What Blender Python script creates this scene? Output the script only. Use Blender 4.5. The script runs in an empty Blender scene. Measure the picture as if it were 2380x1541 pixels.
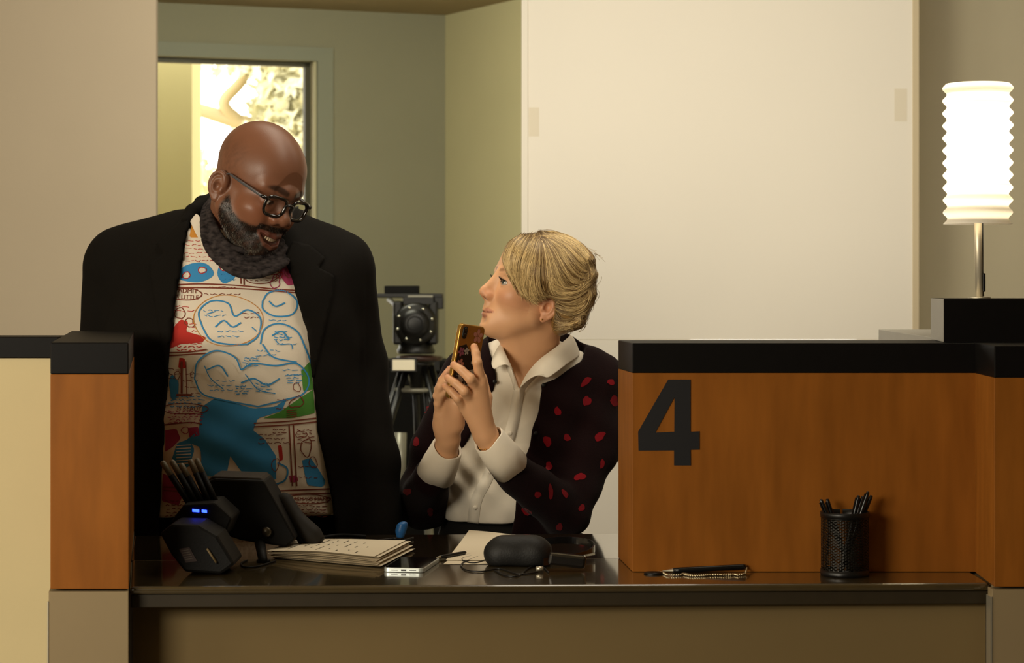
import bpy, bmesh, math, random
import numpy as np
from mathutils import Vector, Matrix
from mathutils.geometry import delaunay_2d_cdt
random.seed(7); RNG = np.random.default_rng(7)
S = bpy.context.scene
COL = S.collection
PI = math.pi

# ------------------------------------------------------------------ camera, world, light, exposure
FPX, CX, HY, CZ = 5000.0, 1190.0, 660.0, 1.36        # focal length, centre column, horizon row (px), eye height (m)
cam_d = bpy.data.cameras.new('camera'); cam = bpy.data.objects.new('camera', cam_d); COL.objects.link(cam)
cam.location = (0, 0, CZ); cam.rotation_euler = (PI/2, 0, 0)
cam_d.sensor_width = 36; cam_d.lens = 36*FPX/2380; cam_d.shift_y = -(770.5-HY)/2380
cam_d.dof.use_dof = True; cam_d.dof.focus_distance = 4.15; cam_d.dof.aperture_fstop = 8.0
cam_d.clip_end = 200
S.camera = cam
S.view_settings.view_transform = 'Standard'; S.view_settings.look = 'None'
S.view_settings.gamma = 1; S.view_settings.use_curve_mapping = False
S.view_settings.exposure = 0.0

w = bpy.data.worlds.new('sky'); S.world = w; w.use_nodes = True
nt = w.node_tree; bg = nt.nodes['Background']
bg.inputs[0].default_value = (1.0, .97, .88, 1); bg.inputs[1].default_value = 4.5

def area(name, loc, target, sx, sy, power, col):
    d = bpy.data.lights.new(name, 'AREA'); d.shape = 'RECTANGLE'; d.size = sx; d.size_y = sy
    d.energy = power; d.color = col
    o = bpy.data.objects.new(name, d); COL.objects.link(o); o.location = loc
    o.rotation_euler = (Vector(target)-Vector(loc)).to_track_quat('-Z', 'Y').to_euler()
    return o
area('lobby_light', (-2.25, .5, 1.85), (.35, 5.2, 1.5), 1.3, 1.0, 98, (1, .90, .72))
area('woman_face_fill', (-3.0, 2.3, 1.8), (0, 4.5, 1.4), .9, 1.1, 26, (1, .90, .70))  # added fill from an unseen source, brightens the woman's face
area('ceiling_light', (.35, 4.75, 2.42), (.45, 6.45, 1.25), 2.0, .6, 38, (1, .93, .79))
area('counter_fill', (.1, 4.1, 2.44), (.05, 4.05, 0), 1.6, .35, 9, (1, .91, .74))  # unseen fill added overhead to lift the papers and counter
area('alcove_fill', (-.75, 7.0, 2.42), (-.35, 8.8, .9), .7, .5, 26, (1, .97, .76))  # fill added to brighten the alcove, no visible fitting

# ------------------------------------------------------------------ helpers
def W(px, py, Y): return np.array([(px-CX)/FPX*Y, Y, CZ-(py-HY)/FPX*Y])
def ON(px, py, z):
    Y = (CZ-z)*FPX/(py-HY); return np.array([(px-CX)/FPX*Y, Y, z])
def lin(c):
    if isinstance(c, str): c = [int(c[i:i+2], 16)/255 for i in (0, 2, 4)]
    return tuple((x/12.92 if x <= .04045 else ((x+.055)/1.055)**2.4) for x in c)
MATS = {}
def mat(name, col=None, rough=.6, spec=.5, metal=0, noise=0, nscale=20, stretch=(1,1,1), col2=None, bump=0, bscale=200,
        attr=None, coat=0, cior=1.5, trans=0, emit=None, estr=0, sss=0, sheen=0, ior=None, alpha=1):
    if name in MATS: return MATS[name]
    m = bpy.data.materials.new(name); MATS[name] = m; m.use_nodes = True
    t = m.node_tree; b = t.nodes['Principled BSDF']; I = b.inputs
    I['Roughness'].default_value = rough; I['Specular IOR Level'].default_value = spec; I['Metallic'].default_value = metal
    I['Coat Weight'].default_value = coat; I['Coat Roughness'].default_value = .06; I['Coat IOR'].default_value = cior
    I['Transmission Weight'].default_value = trans
    if ior: I['IOR'].default_value = ior
    if sss:
        I['Subsurface Weight'].default_value = sss; I['Subsurface Radius'].default_value = (.008, .004, .002); I['Subsurface Scale'].default_value = .6
    if sheen: I['Sheen Weight'].default_value = sheen; I['Sheen Roughness'].default_value = .5
    if emit: I['Emission Color'].default_value = (*lin(emit), 1); I['Emission Strength'].default_value = estr
    if attr:
        a = t.nodes.new('ShaderNodeAttribute'); a.attribute_name = attr
        t.links.new(a.outputs['Color'], I['Base Color'])
    elif col is not None:
        c = lin(col); I['Base Color'].default_value = (*c, 1)
        if noise or col2:
            tc = t.nodes.new('ShaderNodeTexCoord'); mp = t.nodes.new('ShaderNodeMapping'); mp.inputs['Scale'].default_value = stretch
            nz = t.nodes.new('ShaderNodeTexNoise'); nz.inputs['Scale'].default_value = nscale; nz.inputs['Detail'].default_value = 6
            rp = t.nodes.new('ShaderNodeValToRGB'); rp.color_ramp.elements[0].position = .3; rp.color_ramp.elements[1].position = .7
            c2 = lin(col2) if col2 else tuple(x*(1-noise) for x in c)
            rp.color_ramp.elements[0].color = (*c2, 1); rp.color_ramp.elements[1].color = (*c, 1)
            t.links.new(tc.outputs['Object'], mp.inputs[0]); t.links.new(mp.outputs[0], nz.inputs['Vector'])
            t.links.new(nz.outputs['Fac'], rp.inputs[0]); t.links.new(rp.outputs[0], I['Base Color'])
    if bump:
        tc = t.nodes.new('ShaderNodeTexCoord')
        nz = t.nodes.new('ShaderNodeTexNoise'); nz.inputs['Scale'].default_value = bscale; nz.inputs['Detail'].default_value = 4
        bp = t.nodes.new('ShaderNodeBump'); bp.inputs['Strength'].default_value = bump; bp.inputs['Distance'].default_value = .004
        t.links.new(tc.outputs['Object'], nz.inputs['Vector']); t.links.new(nz.outputs['Fac'], bp.inputs['Height'])
        t.links.new(bp.outputs[0], I['Normal'])
    return m

class MB:
    """collects shapes (world coordinates) for ONE mesh object"""
    def __init__(s): s.v = []; s.f = []; s.mi = []; s.sm = []; s.n = 0
    def add(s, v, f, mi=0, smooth=False):
        v = [tuple(map(float, p)) for p in v]
        s.v += v; s.f += [tuple(int(i)+s.n for i in q) for q in f]; s.mi += [mi]*len(f); s.sm += [smooth]*len(f); s.n += len(v); return s
    def hexa(s, b, t, mi=0):          # bottom quad, top quad (same winding)
        n = len(b)
        f = [tuple(range(n-1, -1, -1)), tuple(range(n, 2*n))] + [(i, (i+1) % n, n+(i+1) % n, n+i) for i in range(n)]
        return s.add(list(b)+list(t), f, mi)
    def box(s, lo, hi, mi=0):
        x0, y0, z0 = lo; x1, y1, z1 = hi
        return s.hexa([(x0,y0,z0),(x1,y0,z0),(x1,y1,z0),(x0,y1,z0)], [(x0,y0,z1),(x1,y0,z1),(x1,y1,z1),(x0,y1,z1)], mi)
    def obox(s, c, ax, ay, az, mi=0):  # centre and half-axis vectors
        c, ax, ay, az = map(np.array, (c, ax, ay, az))
        q = [-ax-ay, ax-ay, ax+ay, -ax+ay]
        return s.hexa([c+k-az for k in q], [c+k+az for k in q], mi)
    def prism(s, poly, z0, z1, mi=0):
        return s.hexa([(p[0], p[1], z0) for p in poly], [(p[0], p[1], z1) for p in poly], mi)
    def tube(s, pts, r, n=10, mi=0, caps=True, flat=1.0):
        pts = np.array(pts, float); m = len(pts); r = np.broadcast_to(np.array(r, float), (m,))
        T = np.gradient(pts, axis=0); T /= np.linalg.norm(T, axis=1)[:, None]+1e-12
        u = np.cross(T[0], (0, 0, 1.)); u = np.cross(T[0], (1., 0, 0)) if np.linalg.norm(u) < .1 else u
        V = []
        for i in range(m):
            u = u-T[i]*np.dot(u, T[i]); u /= np.linalg.norm(u)+1e-12; vv = np.cross(T[i], u)
            for k in range(n):
                a = 2*PI*k/n; V.append(pts[i]+r[i]*(math.cos(a)*u+flat*math.sin(a)*vv))
        F = [(i*n+k, i*n+(k+1) % n, (i+1)*n+(k+1) % n, (i+1)*n+k) for i in range(m-1) for k in range(n)]
        if caps: F += [tuple(range(n-1, -1, -1)), tuple(range((m-1)*n, m*n))]
        return s.add(V, F, mi, True)
    def lathe(s, prof, c, n=40, mi=0, axis=None, smooth=True):   # prof: (radius, height) list
        c = np.array(c, float); az = np.array(axis if axis is not None else (0, 0, 1.), float); az /= np.linalg.norm(az)
        ax = np.cross(az, (0, 1., 0)); ax = np.array((1., 0, 0)) if np.linalg.norm(ax) < .1 else ax/np.linalg.norm(ax); ay = np.cross(az, ax)
        V = [c+az*h+r*(math.cos(2*PI*k/n)*ax+math.sin(2*PI*k/n)*ay) for r, h in prof for k in range(n)]
        F = [(i*n+k, i*n+(k+1) % n, (i+1)*n+(k+1) % n, (i+1)*n+k) for i in range(len(prof)-1) for k in range(n)]
        return s.add(V, F, mi, smooth)
    def ball(s, c, r, n=10, mi=0):
        m = n//2+1
        return s.lathe([(r*math.sin(PI*i/m)+1e-6, -r*math.cos(PI*i/m)) for i in range(m+1)], c, n, mi)

def tag(o, label=None, cat=None, group=None, kind=None):
    if label: o['label'] = label
    if cat: o['category'] = cat
    if group: o['group'] = group
    if kind: o['kind'] = kind
    return o
BASE = {}
def thing(name, label, cat, loc, group=None):
    o = bpy.data.objects.new(name, None); COL.objects.link(o); o.empty_display_size = .05
    o.location = [float(x) for x in loc]; BASE[o] = np.array(loc, float)
    return tag(o, label, cat, group)
def link(name, me, mats, parent, base, bevel=0, label=None, seg=2):
    for m in (mats if isinstance(mats, (list, tuple)) else [mats]): me.materials.append(m)
    o = bpy.data.objects.new(name, me); COL.objects.link(o)
    if parent is not None: o.parent = parent; BASE[o] = BASE[parent]
    else: o.location = [float(x) for x in base]; BASE[o] = np.array(base, float)
    if bevel:
        bv = o.modifiers.new('bevel', 'BEVEL'); bv.width = bevel; bv.segments = seg; bv.limit_method = 'ANGLE'; bv.harden_normals = False
    if label: o['label'] = label
    return o
def part(name, mb, mats, parent=None, bevel=0, label=None, base=None, cols=None, seg=2):
    V = np.array(mb.v, float)
    if parent is not None: b = BASE[parent]
    else: b = np.array(base, float) if base is not None else np.array([V[:,0].mean(), V[:,1].mean(), V[:,2].min()])
    me = bpy.data.meshes.new(name)
    me.from_pydata((V-b).tolist(), [], mb.f); me.update()
    me.polygons.foreach_set('material_index', mb.mi); me.polygons.foreach_set('use_smooth', mb.sm)
    if cols is not None:
        a = me.color_attributes.new('col', 'FLOAT_COLOR', 'POINT')
        a.data.foreach_set('color', np.c_[cols, np.ones(len(cols))].astype(np.float32).ravel())
    bm = bmesh.new(); bm.from_mesh(me)
    bmesh.ops.recalc_face_normals(bm, faces=bm.faces); bm.to_mesh(me); bm.free()
    return link(name, me, mats, parent, b, bevel, label, seg)
def struct(name, mb, mats, **k):
    o = part(name, mb, mats, **k); o['kind'] = 'structure'; return o

# ------------------------------------------------------------------ signed distance toolkit (bodies, clothes, hair)
def smin(a, b, k):
    if k <= 0: return np.minimum(a, b)
    h = np.maximum(k-np.abs(a-b), 0)/k
    return np.minimum(a, b)-h*h*k*.25
def ell(c, r, R=None):
    c = np.array(c, float); r = np.array(np.broadcast_to(r, 3), float); R = np.eye(3) if R is None else np.array(R)
    ext = np.sqrt(((R*r)**2).sum(1))
    def fn(x, y, z):
        x = x-c[0]; y = y-c[1]; z = z-c[2]
        q = [(R[0,i]*x+R[1,i]*y+R[2,i]*z)/r[i] for i in range(3)]
        k0 = np.sqrt(q[0]**2+q[1]**2+q[2]**2); k1 = np.sqrt((q[0]/r[0])**2+(q[1]/r[1])**2+(q[2]/r[2])**2)
        return k0*(k0-1)/(k1+1e-9)
    return fn, c-ext, c+ext
def cap(a, b, ra, rb=None, sy=1.0):    # tapered capsule; sy<1 flattens it in y
    a = np.array(a, float); b = np.array(b, float); rb = ra if rb is None else rb
    d = (b-a)*np.array([1, 1/sy, 1]); L = float(d@d)+1e-12
    def fn(x, y, z):
        x = x-a[0]; y = (y-a[1])/sy; z = z-a[2]
        t = np.clip((x*d[0]+y*d[1]+z*d[2])/L, 0, 1)
        return (np.sqrt((x-t*d[0])**2+(y-t*d[1])**2+(z-t*d[2])**2)-(ra+(rb-ra)*t))*(sy if sy < 1 else 1)
    r = max(ra, rb)
    return fn, np.minimum(a, b)-r, np.maximum(a, b)+r
def halfspace(n, o):                   # inside where (p-o).n < 0
    n = np.array(n, float); n /= np.linalg.norm(n); o = np.array(o, float)
    return (lambda x, y, z: (x-o[0])*n[0]+(y-o[1])*n[1]+(z-o[2])*n[2]), np.full(3, -99.), np.full(3, 99.)
def poly_sdf(P, X, Y):
    P = np.array(P, float); d = np.full(np.broadcast(X, Y).shape, 1e18); s = np.ones(d.shape)
    for i in range(len(P)):
        a = P[i]; b = P[i-1]; e = b-a; wx = X-a[0]; wy = Y-a[1]
        t = np.clip((wx*e[0]+wy*e[1])/(e@e), 0, 1)
        d = np.minimum(d, (wx-e[0]*t)**2+(wy-e[1]*t)**2)
        c1 = Y >= a[1]; c2 = Y < b[1]; c3 = e[0]*wy > e[1]*wx
        s = np.where((c1 & c2 & c3) | (~c1 & ~c2 & ~c3), -s, s)
    return s*np.sqrt(d)
def outline(P, y0, y1):                # solid whose outline, as traced, runs between depths y0..y1
    lo = np.minimum(W(min(p[0] for p in P), max(p[1] for p in P), y1), W(min(p[0] for p in P), max(p[1] for p in P), y0))
    hi = np.maximum(W(max(p[0] for p in P), min(p[1] for p in P), y1), W(max(p[0] for p in P), min(p[1] for p in P), y0))
    lo[1] = y0; hi[1] = y1
    def fn(x, y, z):
        d = poly_sdf(P, CX+FPX*x/y, HY-FPX*(z-CZ)/y)*y/FPX
        return np.maximum(d, np.maximum(y0-y, y-y1))
    return fn, lo, hi
class Sh:
    def __init__(s): s.ops = []; s.warp = None
    def add(s, p, k=0.): s.ops.append((0, p, k)); return s
    def sub(s, p, k=0.): s.ops.append((1, p, k)); return s
    def isect(s, p, k=0.): s.ops.append((2, p, k)); return s
    @staticmethod
    def comb(kind, d, v, k):
        if kind == 0: return smin(d, v, k)
        if kind == 1: return -smin(-d, v, k)
        return -smin(-d, -v, k)
    def at(s, P):
        x, y, z = P[:,0], P[:,1], P[:,2]; d = np.full(len(P), 1.0)
        for kind, (fn, lo, hi), k in s.ops: d = s.comb(kind, d, fn(x, y, z), k)
        if s.warp: d = d+s.warp(x, y, z)
        return d
    def mesh(s, lo, hi, h):
        ax = [np.arange(lo[i], hi[i]+h, h) for i in range(3)]
        d = np.full([len(a) for a in ax], 1.0, np.float32)
        for kind, (fn, l, u), k in s.ops:
            if kind == 2: sl = [slice(None)]*3
            else: sl = [slice(max(0, np.searchsorted(ax[i], l[i]-k-2*h)), np.searchsorted(ax[i], u[i]+k+2*h)) for i in range(3)]
            sub = d[tuple(sl)]
            if sub.size == 0: continue
            g = [ax[0][sl[0]].astype(np.float32)[:,None,None], ax[1][sl[1]].astype(np.float32)[None,:,None], ax[2][sl[2]].astype(np.float32)[None,None,:]]
            d[tuple(sl)] = s.comb(kind, sub, fn(*g), k)
        if s.warp:
            g = [ax[0][:,None,None], ax[1][None,:,None], ax[2][None,None,:]]
            d = d+s.warp(*g)
        for i in range(3):               # close at the borders
            q = [slice(None)]*3; q[i] = 0; d[tuple(q)] = np.maximum(d[tuple(q)], h); q[i] = -1; d[tuple(q)] = np.maximum(d[tuple(q)], h)
        return nets(d, ax)
def nets(d, ax):
    s = (d < 0); n = np.array(d.shape)
    c = np.zeros(n-1, np.int8)
    for i in (0,1):
        for j in (0,1):
            for k in (0,1): c += s[i:n[0]-1+i, j:n[1]-1+j, k:n[2]-1+k]
    m = (c > 0) & (c < 8); idx = np.full(m.shape, -1, np.int64); cnt = int(m.sum()); idx[m] = np.arange(cnt)
    I, J, K = np.nonzero(m)
    acc = np.zeros((cnt, 3)); num = np.zeros(cnt)
    cor = [(0,0,0),(1,0,0),(0,1,0),(1,1,0),(0,0,1),(1,0,1),(0,1,1),(1,1,1)]
    for a in range(8):
        for b in range(a+1, 8):
            if sum(x != y for x, y in zip(cor[a], cor[b])) != 1: continue
            A = cor[a]; B = cor[b]
            da = d[I+A[0], J+A[1], K+A[2]].astype(float); db = d[I+B[0], J+B[1], K+B[2]].astype(float)
            w_ = (da < 0) != (db < 0); t = np.where(w_, da/np.where(w_, da-db, 1), 0)
            pa = np.stack([ax[0][I+A[0]], ax[1][J+A[1]], ax[2][K+A[2]]], 1); pb = np.stack([ax[0][I+B[0]], ax[1][J+B[1]], ax[2][K+B[2]]], 1)
            acc += np.where(w_[:,None], pa+(pb-pa)*t[:,None], 0); num += w_
    V = acc/num[:,None]
    F = []
    for a in range(3):
        b, e = (a+1) % 3, (a+2) % 3
        sa = [slice(None)]*3; sb = [slice(None)]*3; sa[a] = slice(0, -1); sb[a] = slice(1, None)
        x = s[tuple(sa)] != s[tuple(sb)]; ins = s[tuple(sa)]
        q = [slice(None)]*3; q[b] = slice(1, -1); q[e] = slice(1, -1)
        P = np.argwhere(x[tuple(q)]); P[:,b] += 1; P[:,e] += 1
        inn = ins[P[:,0], P[:,1], P[:,2]]
        def g(db, de):
            Q = P.copy(); Q[:,b] += db; Q[:,e] += de; return idx[Q[:,0], Q[:,1], Q[:,2]]
        f = np.stack([g(-1,-1), g(0,-1), g(0,0), g(-1,0)], 1)
        f[~inn] = f[~inn][:, ::-1]; F.append(f)
    return V, np.concatenate(F)
def smooth_v(V, F, it=1, lam=.5):
    for _ in range(it):
        A = np.zeros_like(V); N = np.zeros(len(V))
        for i in range(4):
            j = (i+1) % 4
            np.add.at(A, F[:,i], V[F[:,j]]); np.add.at(N, F[:,i], 1); np.add.at(A, F[:,j], V[F[:,i]]); np.add.at(N, F[:,j], 1)
        V = V+lam*(A/np.maximum(N, 1)[:,None]-V)
    return V
def skin(name, chunks, mats, parent=None, base=None, label=None, extra=None):
    """chunks: list of (V, F, colours|None, material index) joined as one mesh; extra: MB appended"""
    Vs, Fs, Cs, Ms, n = [], [], [], [], 0
    for V, F, C, mi in chunks:
        Vs.append(V); Fs += (F+n).tolist(); n += len(V); Ms += [mi]*len(F)
        Cs.append(C if C is not None else np.full((len(V), 3), .5))
    sm = [True]*len(Fs)
    if extra:
        Vs.append(np.array(extra.v)); Fs += [tuple(i+n for i in f) for f in extra.f]; Ms += extra.mi; sm += extra.sm
        Cs.append(np.full((len(extra.v), 3), .5))
    V = np.concatenate(Vs); C = np.concatenate(Cs)
    b = BASE[parent] if parent is not None else np.array(base, float)
    me = bpy.data.meshes.new(name); me.from_pydata((V-b).tolist(), [], Fs); me.update()
    me.polygons.foreach_set('material_index', Ms); me.polygons.foreach_set('use_smooth', sm)
    a = me.color_attributes.new('col', 'FLOAT_COLOR', 'POINT')
    a.data.foreach_set('color', np.c_[C, np.ones(len(C))].astype(np.float32).ravel())
    return link(name, me, mats, parent, b, 0, label)
def hit(px, py, sh, y0, y1, off=0.):
    """where the ray of a traced point first meets a surface"""
    px = np.atleast_1d(np.array(px, float)); py = np.atleast_1d(np.array(py, float))
    D = np.stack([(px-CX)/FPX, np.ones_like(px), -(py-HY)/FPX], 1); Y = np.full(len(px), y0); best = np.full(len(px), 9.); bY = Y.copy()
    for _ in range(70):
        P = D*Y[:,None]+np.array([0, 0, CZ]); d = sh.at(P)
        u = d < best; best = np.where(u, d, best); bY = np.where(u, Y, bY)
        Y = np.where(d > 1e-4, np.minimum(Y+np.maximum(d*.6, 2e-4), y1), Y)
    Yf = np.where(best < .002, np.where(sh.at(D*Y[:,None]+np.array([0,0,CZ])) < .002, Y, bY), bY)-off
    return D*Yf[:,None]+np.array([0, 0, CZ]), best < .004
def resample(P, step):
    P = np.array(P, float); L = np.r_[0, np.cumsum(np.linalg.norm(np.diff(P, axis=0), axis=1))]
    n = max(2, int(L[-1]/step)+1); t = np.linspace(0, L[-1], n)
    return np.stack([np.interp(t, L, P[:,i]) for i in range(P.shape[1])], 1)
def spline(P, n=12, closed=False):
    P = np.array(P, float); m = len(P)
    Q = [P[-1], *P, P[0], P[1]] if closed else [2*P[0]-P[1], *P, 2*P[-1]-P[-2]]
    out = []
    for i in range(1, len(Q)-2):
        a, b, c, d = Q[i-1], Q[i], Q[i+1], Q[i+2]
        for t in np.linspace(0, 1, n, endpoint=False):
            out.append(.5*(2*b+(c-a)*t+(2*a-5*b+4*c-d)*t*t+(3*b-a-3*c+d)*t**3))
    if not closed: out.append(P[-1])
    return np.array(out)
def drape_fill(mb, poly, sh, y0, y1, off=.0008, step=7, mi=0):
    poly = np.array(poly, float); lo = poly.min(0); hi = poly.max(0)
    B = resample(np.r_[poly, poly[:1]], step)[:-1]
    gx, gy = np.meshgrid(np.arange(lo[0], hi[0], step), np.arange(lo[1], hi[1], step)); gx = gx.ravel(); gy = gy.ravel()
    k = poly_sdf(poly, gx, gy) < -step*.4; P = np.r_[B, np.c_[gx[k], gy[k]]]; n = len(B)
    r = delaunay_2d_cdt([Vector(p) for p in P], [(i, (i+1) % n) for i in range(n)], [], 1, 1e-4)
    Q = np.array([tuple(p) for p in r[0]]); H, ok = hit(Q[:,0], Q[:,1], sh, y0, y1, off)
    mb.add(H, [tuple(f) for f in r[2] if all(ok[i] for i in f)], mi, True)
def drape_line(mb, pts, width, sh, y0, y1, off=.0012, mi=0, step=5):
    P = resample(pts, step); T = np.gradient(P, axis=0); T /= np.linalg.norm(T, axis=1)[:,None]+1e-9
    N = np.c_[-T[:,1], T[:,0]]*width/2
    A = np.r_[P+N, P-N]; H, ok = hit(A[:,0], A[:,1], sh, y0, y1, off); n = len(P)
    mb.add(H, [(i, i+1, n+i+1, n+i) for i in range(n-1) if ok[i] and ok[i+1] and ok[n+i] and ok[n+i+1]], mi, True)
# ------------------------------------------------------------------ materials of the place
M_cream = mat('painted plaster cream', 'ADA08A', .85, .2, noise=.04, nscale=3, bump=.05, bscale=300)
M_olive = mat('painted plaster olive grey', 'C0B79C', .85, .2, noise=.05, nscale=3, bump=.05, bscale=300)
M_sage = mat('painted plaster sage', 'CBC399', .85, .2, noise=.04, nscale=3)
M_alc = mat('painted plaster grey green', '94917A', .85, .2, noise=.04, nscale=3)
M_ceil = mat('ceiling plaster', 'B09E7C', .9, .1, noise=.05, nscale=4)
M_floor = mat('lobby floor', '6E675C', .5, .4, noise=.1, nscale=6)
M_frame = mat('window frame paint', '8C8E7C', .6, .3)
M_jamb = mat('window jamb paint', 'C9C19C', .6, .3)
M_wood = mat('stained maple veneer', '8C541B', .5, .12, col2='7A4815', nscale=11, stretch=(3, 3, .5), bump=.02, bscale=90)
M_cap = mat('dark laminate', '0D0B0A', .5, .1, noise=.15, nscale=60)
M_capg = mat('light grey laminate', '8A857A', .5, .4, noise=.05, nscale=30)
M_ctr = mat('brown solid surface', '40351F', .2, .6, noise=.2, nscale=40, coat=.8, cior=1.7)
M_desk = mat('brown desk laminate', '2E2416', .1, .8, noise=.15, nscale=30, coat=1, cior=1.9)
M_apron = mat('brown apron', '2C2415', .5, .3, noise=.15, nscale=30)
M_knee = mat('tan painted panel', '6E5C3A', .7, .25, noise=.05, nscale=5)
M_base = mat('tan laminate base', '867557', .6, .3, noise=.05, nscale=5)
M_part = mat('cream partition paint', 'C2B48C', .75, .25, noise=.04, nscale=6, bump=.05, bscale=250)
M_alu = mat('aluminium edge', 'C9C2AE', .35, .5, metal=.8)
M_num = mat('numeral vinyl', '17171A', .55, .3)
M_board = mat('white foam board', 'EEE8DA', .8, .2, noise=.015, nscale=2)
M_bedge = mat('board edge in shade', 'CDBE9E', .8, .2)  # darker tone paints in the shading on the right edge
M_tape = mat('masking tape', 'E2D9C4', .7, .2)
M_blk = mat('black plastic', '0C0B0A', .4, .4)
M_blk2 = mat('black matte', '080706', .75, .2, bump=.1, bscale=500)
M_paper = mat('white paper', 'E3D6BC', .8, .2)
M_ink = mat('ink', '4A4640', .8, .1)

# ------------------------------------------------------------------ the room
def wall(name, a, b, z0, z1, th, m, back=1):
    a = np.array(a, float); b = np.array(b, float); d = (b-a)/np.linalg.norm(b-a); n = np.array([-d[1], d[0]])*th*back
    mb = MB(); mb.prism([a, b, b+n, a+n], z0, z1); return struct(name, mb, m)
ZC = 2.484
mb = MB(); mb.box((-3.3, -2, -.05), (3.3, 9.6, 0)); struct('floor', mb, M_floor)
mb = MB(); mb.box((-3.3, -2, ZC), (3.3, 9.6, ZC+.05)); struct('ceiling', mb, M_ceil)
mb = MB(); mb.box((-3.3, -2.1, 0), (3.3, -2, ZC)); struct('wall_front', mb, M_cream)
mb = MB(); mb.box((-3.4, -2, 0), (-3.3, 9.6, ZC)); struct('wall_outer', mb, M_cream)
mb = MB(); mb.box((3.3, -2, 0), (3.4, 9.6, ZC)); struct('wall_side', mb, M_cream)
xl = W(362.5, 500, 5.6)[0]
mb = MB(); mb.box((-3.3, 5.6, 0), (xl, 5.63, ZC)); struct('wall_left', mb, M_cream)
xr = W(2120, 500, 6.75)[0]
mb = MB(); mb.box((xr-.15, 6.75, 0), (3.3, 6.9, ZC)); struct('wall_right', mb, M_olive)
# alcove behind: far wall with the window (angled), return wall lit sage
corner = np.array(W(1035, 600, 9.0)[:2])
fl = W(365, 600, 8.585)[:2]; dirw = (fl-corner)/np.linalg.norm(fl-corner)
nrm = np.array([-dirw[1], dirw[0]]);  nrm = nrm if nrm[1] > 0 else -nrm
def on_far(px):                        # where a column of the photo meets the far wall
    r = (px-CX)/FPX; t = (corner[0]-r*corner[1])/(r*dirw[1]-dirw[0]); return corner+dirw*t
wl, wr = on_far(250), on_far(736)
Yr = wr[1]; ztop = CZ+(HY-143)/FPX*Yr; zsill = .55
far_end = corner+dirw*2.9
mb = MB()
T = nrm*.16
mb.prism([corner, wr, wr+T, corner+T], 0, ZC)
mb.prism([wl, far_end, far_end+T, wl+T], 0, ZC)
mb.prism([wr, wl, wl+T, wr+T], ztop, ZC); mb.prism([wr, wl, wl+T, wr+T], 0, zsill)
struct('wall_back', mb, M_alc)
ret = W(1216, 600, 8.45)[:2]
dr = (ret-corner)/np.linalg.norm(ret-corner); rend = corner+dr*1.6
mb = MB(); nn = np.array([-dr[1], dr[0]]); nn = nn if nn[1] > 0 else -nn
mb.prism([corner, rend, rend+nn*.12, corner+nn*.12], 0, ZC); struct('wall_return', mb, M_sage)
# window: casing on the wall, inner jamb, dark glazing stop, glass
win = MB(); c0 = on_far(772); tw = nrm*-.018
cz = CZ+(HY-113)/FPX*c0[1]
win.prism([c0, wr, wr+tw, c0+tw], zsill-.08, cz); win.prism([wr, wl, wl+tw, wr+tw], ztop, cz); win.prism([wr, wl, wl+tw, wr+tw], zsill-.08, zsill)
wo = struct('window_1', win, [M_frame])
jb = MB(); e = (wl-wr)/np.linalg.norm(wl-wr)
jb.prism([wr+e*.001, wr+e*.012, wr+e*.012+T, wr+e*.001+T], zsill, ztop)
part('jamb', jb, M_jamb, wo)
sp = MB()
for z0, z1 in ((zsill, zsill+.03), (ztop-.018, ztop)): sp.prism([wr+T*.35, wl+T*.35, wl+T*.6, wr+T*.6], z0, z1)
sp.prism([wr+e*.012+T*.35, wr+e*.034+T*.35, wr+e*.034+T*.6, wr+e*.012+T*.6], zsill, ztop)
part('glazing_stop', sp, mat('dark bronze', '4A4630', .5, .4), wo)
gl = MB(); gl.prism([wr+T*.45+e*.02, wl+T*.45, wl+T*.5, wr+T*.5+e*.02], zsill+.01, ztop-.01)
part('pane', gl, mat('window glass', 'FFFFFF', 0, .5, trans=1, ior=1.02), wo)
# outside: a pale column and a tree
mb = MB(); a = W(330, 600, 10.1); b = W(446, 600, 10.1); mb.box((a[0]-.1, 10.1, 0), (b[0], 10.4, 3.6))
o = part('porch_column', mb, mat('porch stucco', 'A69C6C', .9, .1), base=((a[0]+b[0])/2, 10.1, 0)); tag(o, 'pale yellow outside column seen through the left of the window', 'column')
mb = MB(); mb.box((-14, 9.8, -.4), (8, 30, -.02)); struct('ground', mb, mat('outside paving', 'C4B48C', .9, .1))
tr = thing('tree', 'sunlit leafy tree blurred beyond the window', 'tree', (W(700, 500, 15)[0], 15, -.02))
tb = MB()
def limb(p, r): tb.tube(spline([W(x, y, Y) for x, y, Y in p], 6), np.linspace(r[0], r[1], (len(p)-1)*6+1), 8)
base = W(700, 500, 15); tb.tube([(base[0], 15, -.02), (base[0]+.05, 15, .8), W(690, 420, 15)], [.16, .13, .1], 10)
limb([(690, 420, 15), (630, 310, 14.9), (560, 285, 14.8), (430, 245, 14.7), (330, 215, 14.6)], (.08, .03))
limb([(560, 285, 14.8), (520, 240, 14.7), (560, 190, 14.7), (600, 120, 14.6), (640, 40, 14.6)], (.045, .03))
limb([(690, 420, 15), (720, 300, 15), (735, 150, 15.1), (740, 20, 15.2)], (.08, .03))
M_bark = mat('bark', 'B8A782', .9, .1); part('trunk', tb, M_bark, tr)
lf = MB()
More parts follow.
